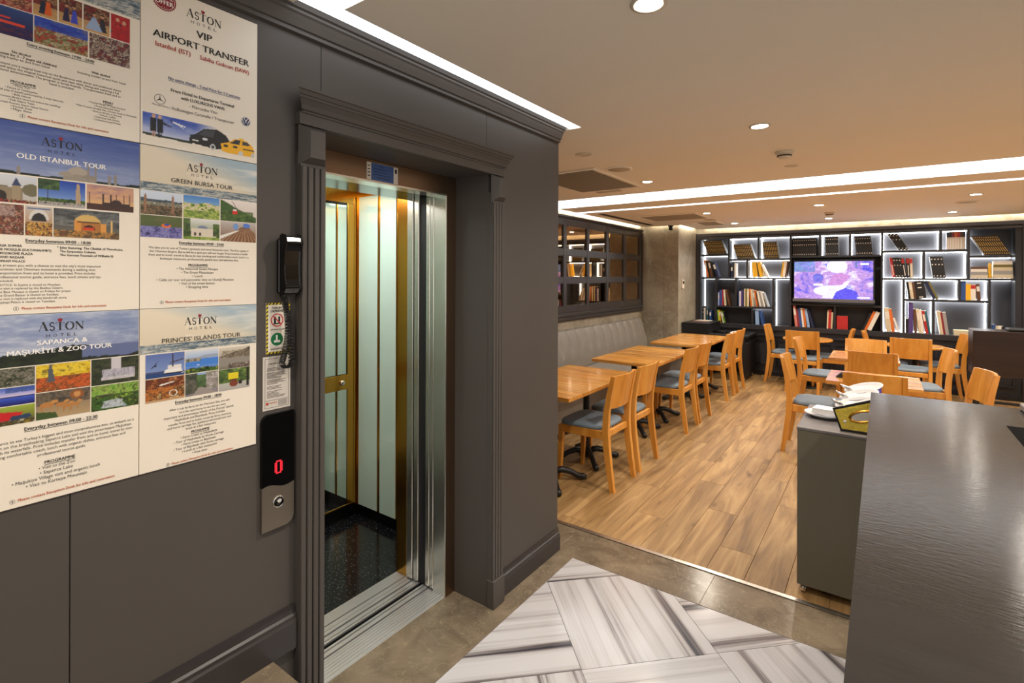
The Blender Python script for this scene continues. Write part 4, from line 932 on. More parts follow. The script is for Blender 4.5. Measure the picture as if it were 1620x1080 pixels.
def aston(par, u0, u1, v, off, hu0, hu1, hv):
    """serif wordmark with tulip above, HOTEL spaced below"""
    w = u1 - u0; h = w * .215; b = MB(); cw = w / 5.0; s = lambda a, c, wd0, wd1=None: stroke(b, [(u0 + x * cw, v + y * h) for x, y in a], wd0 * h, (wd0 if wd1 is None else wd1) * h, off)
    ser = lambda x0, x1, y: s([(x0, y), (x1, y)], None, .05)
    H = 1.0
    s([(.12, 0), (.5, 1.12)], None, .05); s([(.5, 1.12), (.9, 0)], None, .2); s([(.25, .38), (.72, .38)], None, .05); ser(0, .25, .02); ser(.74, 1.06, .02)
    pts = []
    for k in range(17):
        a = R(60 + 210 * k / 16); pts.append((1.42 + .2 * math.cos(a), .74 + .24 * math.sin(a)))
    pts = [(1.6, .8)] + [(1.58, .92)] + [(1.42 + .2 * math.cos(R(60 + 200 * k / 10)), .75 + .25 * math.sin(R(60 + 200 * k / 10))) for k in range(11)]
    pts += [(1.44 + .22 * math.cos(R(100 - 210 * k / 10)), .26 + .26 * math.sin(R(100 - 210 * k / 10))) for k in range(11)] + [(1.2, .2)]
    s(pts, None, .13); 
    s([(2.27, 0), (2.27, 1.0)], None, .2); s([(1.82, .97), (2.72, .97)], None, .06); s([(1.83, .76), (1.83, .98)], None, .05); s([(2.71, .76), (2.71, .98)], None, .05); ser(2.1, 2.44, .02)
    ring = [(3.3 + .4 * math.cos(2 * math.pi * k / 28), .5 + .5 * math.sin(2 * math.pi * k / 28)) for k in range(29)]
    P2 = [(u0 + x * cw, v + y * h) for x, y in ring]; stroke(b, P2, lambda t: h * (.07 + .12 * abs(math.cos(2 * math.pi * t))), 0, off)
    s([(4.0, 0), (4.0, 1.0)], None, .06); s([(4.0, 1.0), (4.72, .0)], None, .2); s([(4.72, 0), (4.72, 1.0)], None, .06); ser(3.86, 4.14, .02); ser(3.84, 4.1, .98); ser(4.56, 4.9, .98)
    b.build('wordmark', INK['h'], par)
    for k, ch in enumerate('HOTEL'):
        uu = hu0 + (hu1 - hu0) * k / 4.75; text(ch, uu, uu + (hu1 - hu0) * .11, hv, INK['h'], par, off, height=h * .42)
    cx, cy, r = u0 + 2.27 * cw, v + h * 1.1, h * .28; b = MB()
    petal = [(0, -.9), (.55, -.6), (.8, 0), (.9, .95), (.45, .5), (0, 1.1), (-.45, .5), (-.9, .95), (-.8, 0), (-.55, -.6)]
    b.add([(off, cx + x * r, cy + y * r + r * .6) for x, y in petal], [tuple(range(len(petal)))]); b.build('tulip_mark', INK['c'], par)

# ------------------------------------------------------------------ posters
PX0 = -1.5395; PW, PH, PT = .301, .4235, .004
def poster(name_y, z, label):
    o = MB().bbox(0, PT, .0005, PW, .0005, PH - .0005, .0006).build('poster', poster_m, None, (PX0, name_y, z)); return tag(o, label, 'poster', 'hotel tour posters')
pA = poster(.1975, 1.935, 'poster for a Bosphorus dinner cruise, top left, with dance photos'); pB = poster(.4995, 1.935, 'white VIP airport transfer poster with van and yellow taxi')
pC = poster(.1975, 1.5105, 'Old Istanbul tour poster with blue sky header, left column middle'); pD = poster(.4995, 1.5105, 'Green Bursa tour poster with six small photos')
pE = poster(.1975, 1.087, 'Sapanca and zoo tour poster with autumn and lion photos'); pF = poster(.4995, 1.087, "Princes' Islands tour poster with ferry and carriage photos")
O1, O2, O3 = PT + .0003, PT + .0006, PT + .0009
def photo(par, p, u0, u1, v0, v1, off=O2): return p.mesh('photo', photo_m, u0 / 1000, u1 / 1000, v0 / 1000, v1 / 1000, par, off)
GR = [(24, 40, 18), (44, 66, 26), (70, 96, 36), (96, 120, 50)]; DG = [(14, 18, 14), (26, 32, 22), (38, 46, 30)]; CR = [(60, 20, 24), (150, 40, 36), (30, 26, 30), (190, 140, 90), (80, 60, 60)]
GRN = [(60, 86, 30), (110, 140, 50), (150, 170, 70), (196, 196, 120)]
def sea(p, y0, y1): p.grad((200, 190, 172), (70, 92, 112), y0, y1).noise(0, 1, y0, y1, [(36, 58, 80), (90, 110, 124), (220, 214, 204), (60, 84, 104)], 7, 40, 3, .75); return p
# A
h = Pic(110, 44, 3); h.grad((196, 178, 150), (150, 160, 176)); sea(h, 0, .4); photo(pA, h, .5, 300, 312, 423, O1)
def dancers(seed, cols, floor=(206, 164, 106)):
    p = Pic(34, 44, seed); p.grad(floor, (96, 70, 70)); p.noise(0, 1, .42, 1, CR, 5, 6, 1, .9); p.noise(0, 1, 0, .4, [floor, (180, 130, 80), (224, 190, 140)], 4, 8, 2, .5)
    for k, (c, x) in enumerate(cols): p.poly([(x - .16, .12), (x + .16, .12), (x + .07, .6), (x - .07, .6)], c).ell(x, .7, .06, .07, (196, 140, 110)).ell(x, .76, .06, .04, (36, 26, 24))
    return p
photo(pA, Pic(44, 44, 8).grad((170, 30, 50), (80, 40, 50)).noise(0, 1, 0, 1, [(180, 24, 60), (120, 20, 40), (210, 170, 120), (60, 30, 30), (196, 60, 70)], 5, 5, 1, .85), 8, 96, 245, 306)
photo(pA, dancers(11, [((24, 34, 60), .4), ((214, 90, 30), .62)]), 98, 139, 245, 306); photo(pA, dancers(12, [((40, 30, 70), .32), ((60, 70, 190), .66)]), 142, 184, 245, 306)
photo(pA, dancers(13, [((40, 36, 50), .72), ((130, 150, 200), .4)]).poly([(.08, .1), (.72, .1), (.48, .55), (.32, .55)], (150, 170, 206)), 187, 237, 245, 306)
photo(pA, Pic(34, 44, 14).grad((70, 20, 30), (60, 40, 50)).noise(0, 1, 0, 1, [(200, 20, 30), (150, 14, 30), (220, 40, 40), (50, 30, 40)], 4, 5, 1, .9).ell(.35, .8, .1, .08, (200, 150, 120)).ell(.68, .74, .1, .08, (200, 150, 120)), 240, 279, 245, 306)
photo(pA, Pic(44, 34, 15).grad((14, 12, 60), (40, 70, 130)).rect(0, .85, .42, .5, (230, 70, 40)).rect(0, .6, .58, .66, (220, 60, 40)).rect(0, .3, .7, .76, (210, 60, 50)).noise(0, 1, 0, .4, [(20, 16, 80), (60, 30, 90), (150, 40, 40)], 4, 12, 1, .6), 8, 98, 182, 243)
photo(pA, Pic(56, 36, 16).grad((190, 140, 100), (30, 50, 160)).noise(0, 1, 0, .6, [(120, 60, 40), (210, 190, 160), (80, 110, 50), (200, 50, 40), (60, 40, 40)], 9, 7, 1, .9).noise(0, 1, .6, 1, [(20, 40, 150), (40, 80, 190), (120, 110, 120)], 5, 5, 2, .8), 100, 195, 182, 243)
photo(pA, Pic(48, 36, 17).grad((90, 60, 50), (120, 90, 90)).noise(0, 1, 0, 1, [(60, 30, 40), (150, 60, 50), (40, 34, 50), (206, 190, 170), (110, 90, 60), (80, 40, 90)], 10, 8, 1, .95), 198, 279, 182, 243)
# B
p = Pic(150, 40, 21); bgp = (236, 226, 212); p.c[:] = np.array(bgp)
m_ = np.clip((.62 - p.X) / .2, 0, 1) * (p.Y > .16); sky = np.array((226, 226, 236)) * (1 - p.Y[..., None]) + np.array((30, 62, 170)) * p.Y[..., None]; nz = np.clip(vnoise(p.X * 7, p.Y * 5, 6) - .35, 0, 1)[..., None] * .9
sky = sky * (1 - nz) + 240 * nz; p.c = p.c * (1 - m_[..., None]) + sky * m_[..., None]
p.poly([(0, .14), (.4, .1), (.4, .2), (0, .22)], (40, 50, 40))
for x, c in ((.085, (26, 24, 30)), (.135, (22, 24, 34))): p.rect(x - .022, x + .022, .3, .82, c).ell(x, .9, .014, .07, (206, 160, 130)).rect(x - .014, x - .004, .1, .32, (190, 150, 130) if x < .1 else c).rect(x + .004, x + .014, .1, .32, (190, 150, 130) if x < .1 else c)
p.poly([(.15, .66), (.22, .58), (.225, .62), (.155, .74)], (26, 26, 36)).poly([(.22, .86), (.34, .74), (.34, .7), (.24, .78)], (240, 240, 244)).poly([(.27, .76), (.33, .62), (.3, .76)], (226, 228, 236)).poly([(.22, .96), (.24, .8), (.22, .82)], (40, 44, 90))
p.poly([(.37, .16), (.38, .46), (.43, .54), (.5, .82), (.62, .9), (.7, .74), (.74, .5), (.74, .2), (.6, .06)], (24, 24, 30)).poly([(.45, .54), (.51, .8), (.6, .82), (.58, .52)], (60, 62, 70)).ell(.58, .14, .025, .13, (200, 200, 204)).ell(.58, .14, .014, .07, (60, 60, 64)).rect(.4, .45, .24, .3, (230, 230, 226)).ell(.51, .4, .025, .05, (210, 214, 222))
p.poly([(.66, .06), (.655, .36), (.72, .46), (.79, .68), (.9, .68), (.965, .48), (.985, .18), (.95, .02), (.75, -.02)], (240, 178, 24)).poly([(.74, .46), (.795, .64), (.84, .64), (.83, .44)], (40, 44, 56)).poly([(.86, .46), (.86, .64), (.91, .62), (.945, .5)], (52, 56, 66)).rect(.68, .72, .26, .34, (30, 26, 24)).ell(.79, .32, .026, .05, (60, 54, 50)).rect(.87, .98, .28, .33, (40, 36, 34)).ell(.845, .06, .024, .13, (206, 206, 206)).ell(.965, .1, .018, .1, (196, 196, 196)).rect(.83, .87, .68, .74, (236, 190, 40))
photo(pB, p, 5, 297, 17, 83)
def disc(par, cu, cv, r, mat, off, seg=30, name='emblem_disc', wob=0): return MB().add([(off, (cu + r * (1 + wob * (k % 2)) * math.cos(2 * math.pi * k / seg)) / 1000, (cv + r * (1 + wob * (k % 2)) * math.sin(2 * math.pi * k / seg)) / 1000) for k in range(seg)], [tuple(range(seg))]).build(name, mat, par)
def ringm(par, cu, cv, r, w, mat, off, name='emblem_ring', seg=40):
    b = MB(); stroke(b, [((cu + r * math.cos(2 * math.pi * k / seg)) / 1000, (cv + r * math.sin(2 * math.pi * k / seg)) / 1000) for k in range(seg + 1)], w / 1000, w / 1000, off); return b.build(name, mat, par)
disc(pB, 53, 388, 27, INK['c'], O1, 56, 'seal', .06); ringm(pB, 53, 388, 24, .9, INK['w'], O2)
text('SPECIAL', .033, .073, .392, INK['w'], pB, O2, bold=.03); text('OFFER', .032, .074, .376, INK['w'], pB, O2, bold=.03)
for q in (-5, 0, 5): disc(pB, 53 + q, 369, .9, INK['w'], O2, 8, 'seal_dot')
b = MB(); b.add([(O2, (53 + (3.4 if k % 2 == 0 else 1.4) * math.sin(k * math.pi / 5)) / 1000, (407 + (3.4 if k % 2 == 0 else 1.4) * math.cos(k * math.pi / 5)) / 1000) for k in range(10)], [tuple(range(10))]); b.build('seal_star', INK['w'], pB)
ringm(pB, 43.5, 124, 12.5, 1.1, INK['n'], O1)
b = MB()
for k in range(3):
    a = R(90 + 120 * k); c, s_ = math.cos(a), math.sin(a); tip = (43.5 + 12 * c, 124 + 12 * s_)
    b.add([(O1, tip[0] / 1000, tip[1] / 1000), (O1, (43.5 - 1.8 * s_) / 1000, (124 + 1.8 * c) / 1000), (O1, (43.5 + 1.8 * s_) / 1000, (124 - 1.8 * c) / 1000)], [(0, 1, 2)])
b.build('emblem_star', INK['n'], pB)
disc(pB, 267, 120, 14, INK['l'], O1); ringm(pB, 267, 120, 12.6, 1.3, INK['w'], O2)
b = MB()
for pts in (((-5.2, 10), (-1.6, 2.5), (0, .6), (1.6, 2.5), (5.2, 10)), ((-10.2, 5.5), (-5, -8), (0, 0), (5, -8), (10.2, 5.5))): stroke(b, [((267 + x) / 1000, (120 + y) / 1000) for x, y in pts], .0017, .0017, O2)
b.build('emblem_letters', INK['w'], pB)
aston(pB, .105, .199, .369, O1, .117, .187, .354)
# C
h = Pic(150, 58, 31); h.grad((150, 160, 190), (50, 72, 146)); h.noise(0, 1, 0, 1, [(66, 88, 160), (96, 116, 178), (190, 196, 214)], 2, 9, 4, .22)
h.trees(.05, .06, DG, 8); h.rect(.5, .7, 0, .13, (150, 140, 128)).ell(.59, .13, .07, .16, (168, 156, 142), True).ell(.52, .09, .05, .08, (156, 146, 132), True).ell(.66, .09, .05, .07, (140, 132, 122), True)
for x, y in ((.655, .38), (.7, .36), (.79, .22), (.83, .25), (.25, .17)): h.minaret(x, 0, y, .007, (140, 130, 122))
photo(pC, h, .5, 300.5, 308, 423, O1)
photo(pC, Pic(56, 40, 32).grad((180, 176, 168), (206, 210, 220)).rect(0, .75, .1, .56, (140, 124, 100)).rect(0, .5, .56, .6, (120, 108, 92)).ell(.38, .22, .11, .2, (40, 32, 26)).rect(.58, .72, .1, .62, (156, 138, 112)).poly([(.57, .62), (.73, .62), (.64, .92)], (50, 62, 100)).trees(.12, .05, CR, 12).ell(.9, .5, .16, .22, (110, 104, 80)), 11, 105, 245, 305)
photo(pC, Pic(56, 40, 33).grad((150, 180, 220), (26, 60, 160)).noise(0, .45, .6, 1, GR, 6, 6, 2, .9).trees(.3, .03, GR, 9).poly([(.78, .18), (.9, .18), (.87, .88), (.83, .94), (.8, .88)], (176, 150, 120)).rect(.2, .22, .2, .6, (60, 50, 40)).rect(0, 1, 0, .1, (170, 164, 160)).noise(0, 1, .08, .18, [(30, 26, 26), (200, 190, 186), (60, 50, 60)], 16, 3, 3, .9), 107, 191, 245, 305)
q = Pic(56, 40, 34).grad((244, 190, 110), (150, 120, 140)).noise(0, 1, .45, 1, [(240, 190, 120), (206, 150, 120), (150, 120, 130)], 3, 9, 1, .6).rect(0, 1, 0, .26, (70, 44, 36)).ell(.62, .26, .13, .2, (60, 40, 40), True).rect(.36, .9, .16, .32, (62, 42, 40))
for x in (.06, .34, .5, .62, .78, .9): q.minaret(x, .2, .7, .012, (58, 40, 44))
photo(pC, q, 194, 288, 245, 305)
photo(pC, Pic(44, 44, 35).noise(0, 1, 0, 1, [(90, 40, 34), (150, 80, 50), (50, 30, 30), (190, 150, 120), (120, 30, 40)], 8, 8, 1).noise(.1, .8, .6, .95, [(120, 80, 74), (180, 160, 150), (90, 50, 50)], 12, 10, 2, .9), 11, 84, 175, 241)
photo(pC, Pic(34, 44, 36).grad((160, 110, 60), (196, 186, 180)).ell(.5, .55, .36, .34, (210, 204, 200), True).ell(.5, .5, .27, .27, (40, 34, 36), True).rect(.1, .9, .88, .94, (90, 110, 150)).noise(0, 1, 0, .45, [(150, 60, 30), (220, 180, 80), (60, 30, 26), (190, 90, 40)], 9, 8, 2, .95), 86, 132, 175, 241)
q = Pic(70, 44, 37).grad((120, 112, 100), (46, 48, 50)).noise(0, 1, .4, 1, [(46, 48, 52), (90, 92, 94), (140, 140, 136)], 4, 6, 1, .8).rect(.3, .72, .12, .55, (170, 110, 50)).ell(.5, .55, .2, .28, (206, 170, 100), True).ell(.52, .3, .1, .17, (60, 30, 20), True).rect(.3, .4, .2, .62, (210, 140, 60)).rect(.7, .78, .2, .55, (216, 150, 70)).rect(.34, .68, .54, .6, (90, 60, 40)).minaret(.87, .15, .72, .012, (220, 180, 110)).noise(0, 1, 0, .24, [(120, 60, 30), (70, 60, 40), (206, 140, 60), (60, 50, 30)], 8, 6, 3, .85).rect(.43, .6, .3, .38, (200, 60, 30))
photo(pC, q, 134, 258, 175, 241)
aston(pC, .112, .188, .380, O2, .124, .176, .366)
# D and F headers
for par, sd in ((pD, 41), (pF, 42)):
    h = Pic(130, 52, sd); h.grad((214, 200, 176), (228, 216, 196)); m_ = np.clip((h.X + h.Y - 1.05) * 1.4, 0, .75); h.mixin(m_, (140, 170, 196)); m_ = np.clip(vnoise(h.X * 3, h.Y * 9, sd) - .45, 0, 1) * 2.2 * (h.X > .35); h.mixin(m_, (236, 228, 214)); sea(h, 0, .2)
    photo(par, h, .5, 300, 307, 423, O1)
aston(pD, .107, .190, .372, O2, .119, .179, .359); aston(pF, .103, .189, .375, O2, .115, .178, .361)
q = Pic(56, 40, 43).grad((180, 190, 210), (206, 216, 232)).trees(.66, .12, [(60, 74, 86), (74, 88, 100)], 3).noise(0, 1, .35, .55, [(214, 206, 190), (80, 90, 70), (180, 160, 140), (40, 56, 36)], 9, 8, 1, .9).noise(0, 1, 0, .4, [(36, 54, 28), (70, 60, 40), (150, 110, 80), (50, 60, 40)], 8, 8, 2, .9)
for x in (.12, .76): q.minaret(x, .1, .9, .022, (150, 110, 84))
photo(pD, q, .8, 97, 245, 306)
photo(pD, Pic(52, 40, 44).grad((210, 220, 226), (70, 130, 200)).trees(.68, .14, GRN + [(220, 206, 190), (196, 170, 150)], 3).noise(0, 1, 0, .35, GRN, 8, 7, 2, .8), 100, 193, 245, 306)
photo(pD, Pic(52, 40, 45).grad((200, 184, 178), (232, 222, 216)).poly([(0, 0), (1, 0), (1, .25), (.45, .62), (.25, .8), (0, 1)], (60, 90, 40)).noise(0, .9, 0, .5, GR + [(90, 120, 50)], 8, 8, 1, .7).rect(.32, .46, .36, .5, (210, 40, 30)).rect(.34, .44, .5, .58, (230, 220, 214)).poly([(.3, .95), (.32, .95), (.46, .62), (.44, .62)], (40, 40, 50)), 196, 298, 245, 306)
photo(pD, Pic(56, 40, 46).grad((40, 60, 30), (96, 96, 60)).noise(0, 1, .5, 1, [(96, 92, 60), (80, 100, 50), (110, 100, 66)], 5, 5, 1, .7).noise(0, 1, 0, .5, [(60, 52, 120), (150, 146, 200), (90, 84, 160), (40, 34, 60)], 8, 7, 2, .95).ell(.6, .56, .11, .1, (220, 110, 40)).ell(.62, .6, .06, .06, (60, 70, 160)), .8, 97, 186, 243)
photo(pD, Pic(52, 40, 47).grad((90, 110, 60), (226, 224, 224)).trees(.4, .05, GR, 5).rect(.22, .9, .16, .56, (214, 202, 184)).ell(.52, .55, .14, .14, (120, 130, 160), True).rect(.28, .34, .2, .36, (60, 50, 46)).rect(.42, .48, .2, .36, (60, 50, 46)).noise(0, .2, .2, 1, GR, 6, 6, 2, .9).noise(.8, 1, .2, .8, GR, 6, 6, 3, .9).noise(0, 1, 0, .16, GRN, 8, 6, 4, .9), 100, 193, 186, 243)
q = Pic(52, 40, 48).grad((120, 90, 70), (190, 180, 176)).poly([(.05, 0), (1, 0), (1, .4), (.8, .74), (.55, .74)], (110, 72, 46)); st = (np.sin((q.X - .66) / (1.05 - q.Y) * 60) > 0) & (q.Y < .7) & (abs(q.X - .62) < .7 - q.Y * .7)
q.mixin(st * .6, (190, 150, 120)).ell(.42, .76, .07, .16, (110, 150, 210)).ell(.72, .84, .1, .12, (80, 120, 200)).poly([(0, .1), (.5, .55), (.5, .6), (0, .28)], (226, 222, 216)); photo(pD, q, 196, 298, 186, 243)
# E
h = Pic(150, 58, 51); h.grad((110, 116, 150), (120, 140, 180)).noise(0, 1, .2, 1, [(120, 136, 176), (150, 160, 190), (196, 200, 214)], 3, 5, 1, .8); h.trees(.28, .12, [(14, 20, 12), (24, 32, 16), (34, 44, 22)], 5, 2)
m_ = (h.X > .62) * 1.; h.mixin(m_ * (h.Y < .3), (96, 106, 146)); h.noise(.0, .1, .2, .85, [(18, 28, 14), (40, 56, 26), (150, 160, 190)], 8, 6, 6, .95); h.trees(.06, .06, DG, 9, 5); photo(pE, h, .5, 300, 309, 423, O1)
aston(pE, .108, .192, .384, O2, .122, .18, .369)
photo(pE, Pic(50, 32, 52).noise(0, 1, 0, 1, [(30, 34, 24), (60, 66, 40), (140, 130, 120), (40, 44, 30), (190, 184, 176)], 8, 8, 1), 8, 103, 267, 307)
photo(pE, Pic(50, 30, 53).grad((16, 20, 90), (60, 90, 200), 0, .45).grad((220, 200, 220), (60, 90, 190), .45, 1).rect(0, 1, .42, .5, (50, 56, 110)).noise(.5, 1, .7, 1, [(60, 90, 190), (40, 60, 120), (110, 140, 200)], 8, 6, 2, .7), 8, 103, 226, 265)
photo(pE, Pic(50, 30, 54).grad((90, 80, 30), (150, 170, 60)).poly([(.0, .2), (.35, .75), (.8, .62), (.7, .3), (.2, .1)], (190, 30, 34)).ell(.24, .7, .12, .2, (200, 30, 40)).ell(.27, .62, .06, .12, (220, 200, 190)).poly([(.55, .2), (.95, .3), (.9, .5), (.6, .45)], (40, 60, 90)).noise(0, 1, 0, .25, [(220, 210, 190), (40, 30, 20), (180, 150, 40)], 6, 4, 2, .8), 8, 103, 184, 224)
photo(pE, Pic(56, 40, 55).noise(0, 1, .5, 1, [(150, 120, 20), (214, 176, 30), (226, 200, 60), (120, 100, 30)], 7, 7, 1).noise(0, 1, 0, .52, [(150, 60, 24), (206, 96, 40), (96, 50, 24), (214, 130, 60)], 8, 9, 2).poly([(.2, .35), (.34, .35), (.28, .95), (.23, .95)], (80, 84, 92)), 105, 202, 246, 307)
q = Pic(56, 40, 56).grad((176, 148, 110), (120, 104, 84)).noise(0, 1, .5, 1, [(70, 60, 50), (110, 96, 80), (50, 46, 44)], 7, 3, 1, .9).poly([(0, 0), (.4, 0), (.35, .22), (0, .3)], (60, 80, 36))
for x, y, s_ in ((.2, .52, .13), (.45, .48, .1), (.55, .4, .09), (.7, .42, .09)): q.ell(x, y, s_, s_ * .8, (176, 120, 64)).rect(x - s_ * .8, x - s_ * .6, y - .22, y, (170, 116, 60)).rect(x + s_ * .5, x + s_ * .7, y - .22, y, (170, 116, 60)).ell(x + s_, y + .1, s_ * .5, s_ * .5, (190, 134, 74))
q.ell(.74, .78, .13, .18, (140, 84, 44)).ell(.74, .78, .07, .1, (196, 140, 84)); photo(pE, q, 105, 202, 184, 244)
photo(pE, Pic(54, 42, 57).noise(0, 1, 0, 1, [(20, 26, 16), (44, 54, 30), (80, 74, 60)], 7, 7, 1).rect(.4, .62, .5, 1, (196, 190, 196)).noise(.22, .9, .28, .58, [(150, 144, 160), (190, 186, 200), (110, 104, 120)], 30, 3, 2, .95).noise(.2, .9, .16, .28, [(220, 216, 220), (180, 170, 180)], 14, 8, 3, .9), 204, 300, 244, 307)
photo(pE, Pic(54, 42, 58).noise(0, 1, 0, 1, [(30, 54, 20), (70, 110, 40), (40, 40, 24), (140, 180, 60)], 7, 8, 1).noise(0, 1, .6, 1, [(60, 130, 30), (170, 200, 90), (50, 60, 30)], 9, 3, 2, .8).poly([(.2, .1), (.75, .05), (.55, .4), (.3, .36)], (150, 160, 170)).noise(.25, .65, .08, .36, [(150, 160, 170), (210, 214, 220), (80, 84, 84)], 10, 10, 3, .7).rect(.1, .42, .56, .62, (70, 60, 54)), 204, 300, 182, 242)
# F
q = Pic(54, 42, 61).grad((130, 150, 196), (90, 110, 170)).rect(0, 1, 0, .2, (40, 66, 120)).poly([(.45, .16), (.97, .1), (.9, .3), (.5, .3)], (230, 226, 224)).rect(.55, .9, .3, .48, (220, 214, 212)).rect(.66, .7, .4, .95, (60, 56, 66)).poly([(.62, .55), (.96, .66), (.96, .72), (.62, .6)], (70, 66, 76)).rect(.47, .95, .12, .17, (40, 40, 50)).poly([(.08, .36), (.2, .5), (.33, .72), (.25, .52), (.3, .5), (.2, .46)], (20, 20, 24)).rect(0, .46, .2, .25, (70, 76, 110)); photo(pF, q, 13, 104, 242, 304)
photo(pF, Pic(50, 40, 62).grad((60, 110, 200), (210, 214, 220)).rect(0, 1, .3, .6, (66, 124, 206)).poly([(.2, .6), (1, .62), (1, .74), (.6, .76)], (150, 160, 180)).trees(.2, .09, GR + [(150, 150, 60)], 5).noise(0, .45, .5, .64, [(60, 60, 50), (196, 170, 150), (50, 70, 40)], 10, 6, 2, .9).rect(.35, .42, .33, .36, (240, 240, 240)), 106, 191, 242, 304)
photo(pF, Pic(50, 40, 63).grad((120, 112, 100), (210, 200, 186)).rect(0, 1, .15, .55, (140, 134, 126)).poly([(0, .55), (1, .5), (1, .95), (.7, .8), (.4, .74), (.1, .62)], (60, 54, 44)).noise(.1, 1, .5, .85, [(50, 46, 36), (190, 170, 150), (70, 66, 50)], 9, 8, 1, .6).noise(.3, 1, 0, .25, [(150, 130, 116), (60, 50, 44), (190, 170, 160)], 9, 8, 2, .8), 193, 281, 240, 302)
q = Pic(54, 42, 64).noise(0, 1, .55, 1, [(120, 56, 30), (80, 40, 24), (160, 90, 44), (190, 150, 110)], 8, 6, 1).noise(0, 1, 0, .58, [(150, 80, 34), (196, 120, 50), (70, 40, 24), (206, 170, 110)], 8, 8, 2).poly([(.36, .66), (.72, .76), (.72, .8), (.36, .72)], (230, 226, 220)); rr_ = np.sqrt(((q.X - .7) / .11) ** 2 + ((q.Y - .3) / .14) ** 2); q.mixin(((rr_ < 1) & (rr_ > .78)) * 1., (226, 220, 206)).rect(0, 1, 0, .1, (190, 150, 110)); photo(pF, q, 13, 104, 179, 240)
photo(pF, Pic(50, 40, 65).grad((130, 120, 124), (150, 176, 220)).noise(0, .36, .1, 1, [(40, 50, 34), (70, 74, 60), (110, 100, 90)], 6, 6, 1, .95).noise(.34, .62, .3, .9, GR, 6, 6, 2, .8).rect(.62, 1, .2, 1, (196, 190, 186)).noise(.62, 1, .2, 1, [(200, 194, 190), (110, 100, 96), (80, 90, 60)], 8, 8, 3, .7).poly([(.2, 0), (1, 0), (.5, .35), (.4, .35)], (150, 140, 136)), 106, 191, 179, 240)
photo(pF, Pic(50, 40, 66).grad((170, 164, 160), (200, 206, 190)).noise(0, 1, .35, 1, GR + [(150, 170, 90)], 6, 6, 1, .9).rect(.3, .62, .5, .8, (220, 200, 40)).ell(.47, .3, .14, .16, (120, 60, 40)).rect(.36, .58, .44, .5, (60, 30, 26)).ell(.68, .32, .07, .1, (50, 40, 36)).rect(.88, .96, .1, 1, (40, 34, 28)), 193, 281, 178, 239)
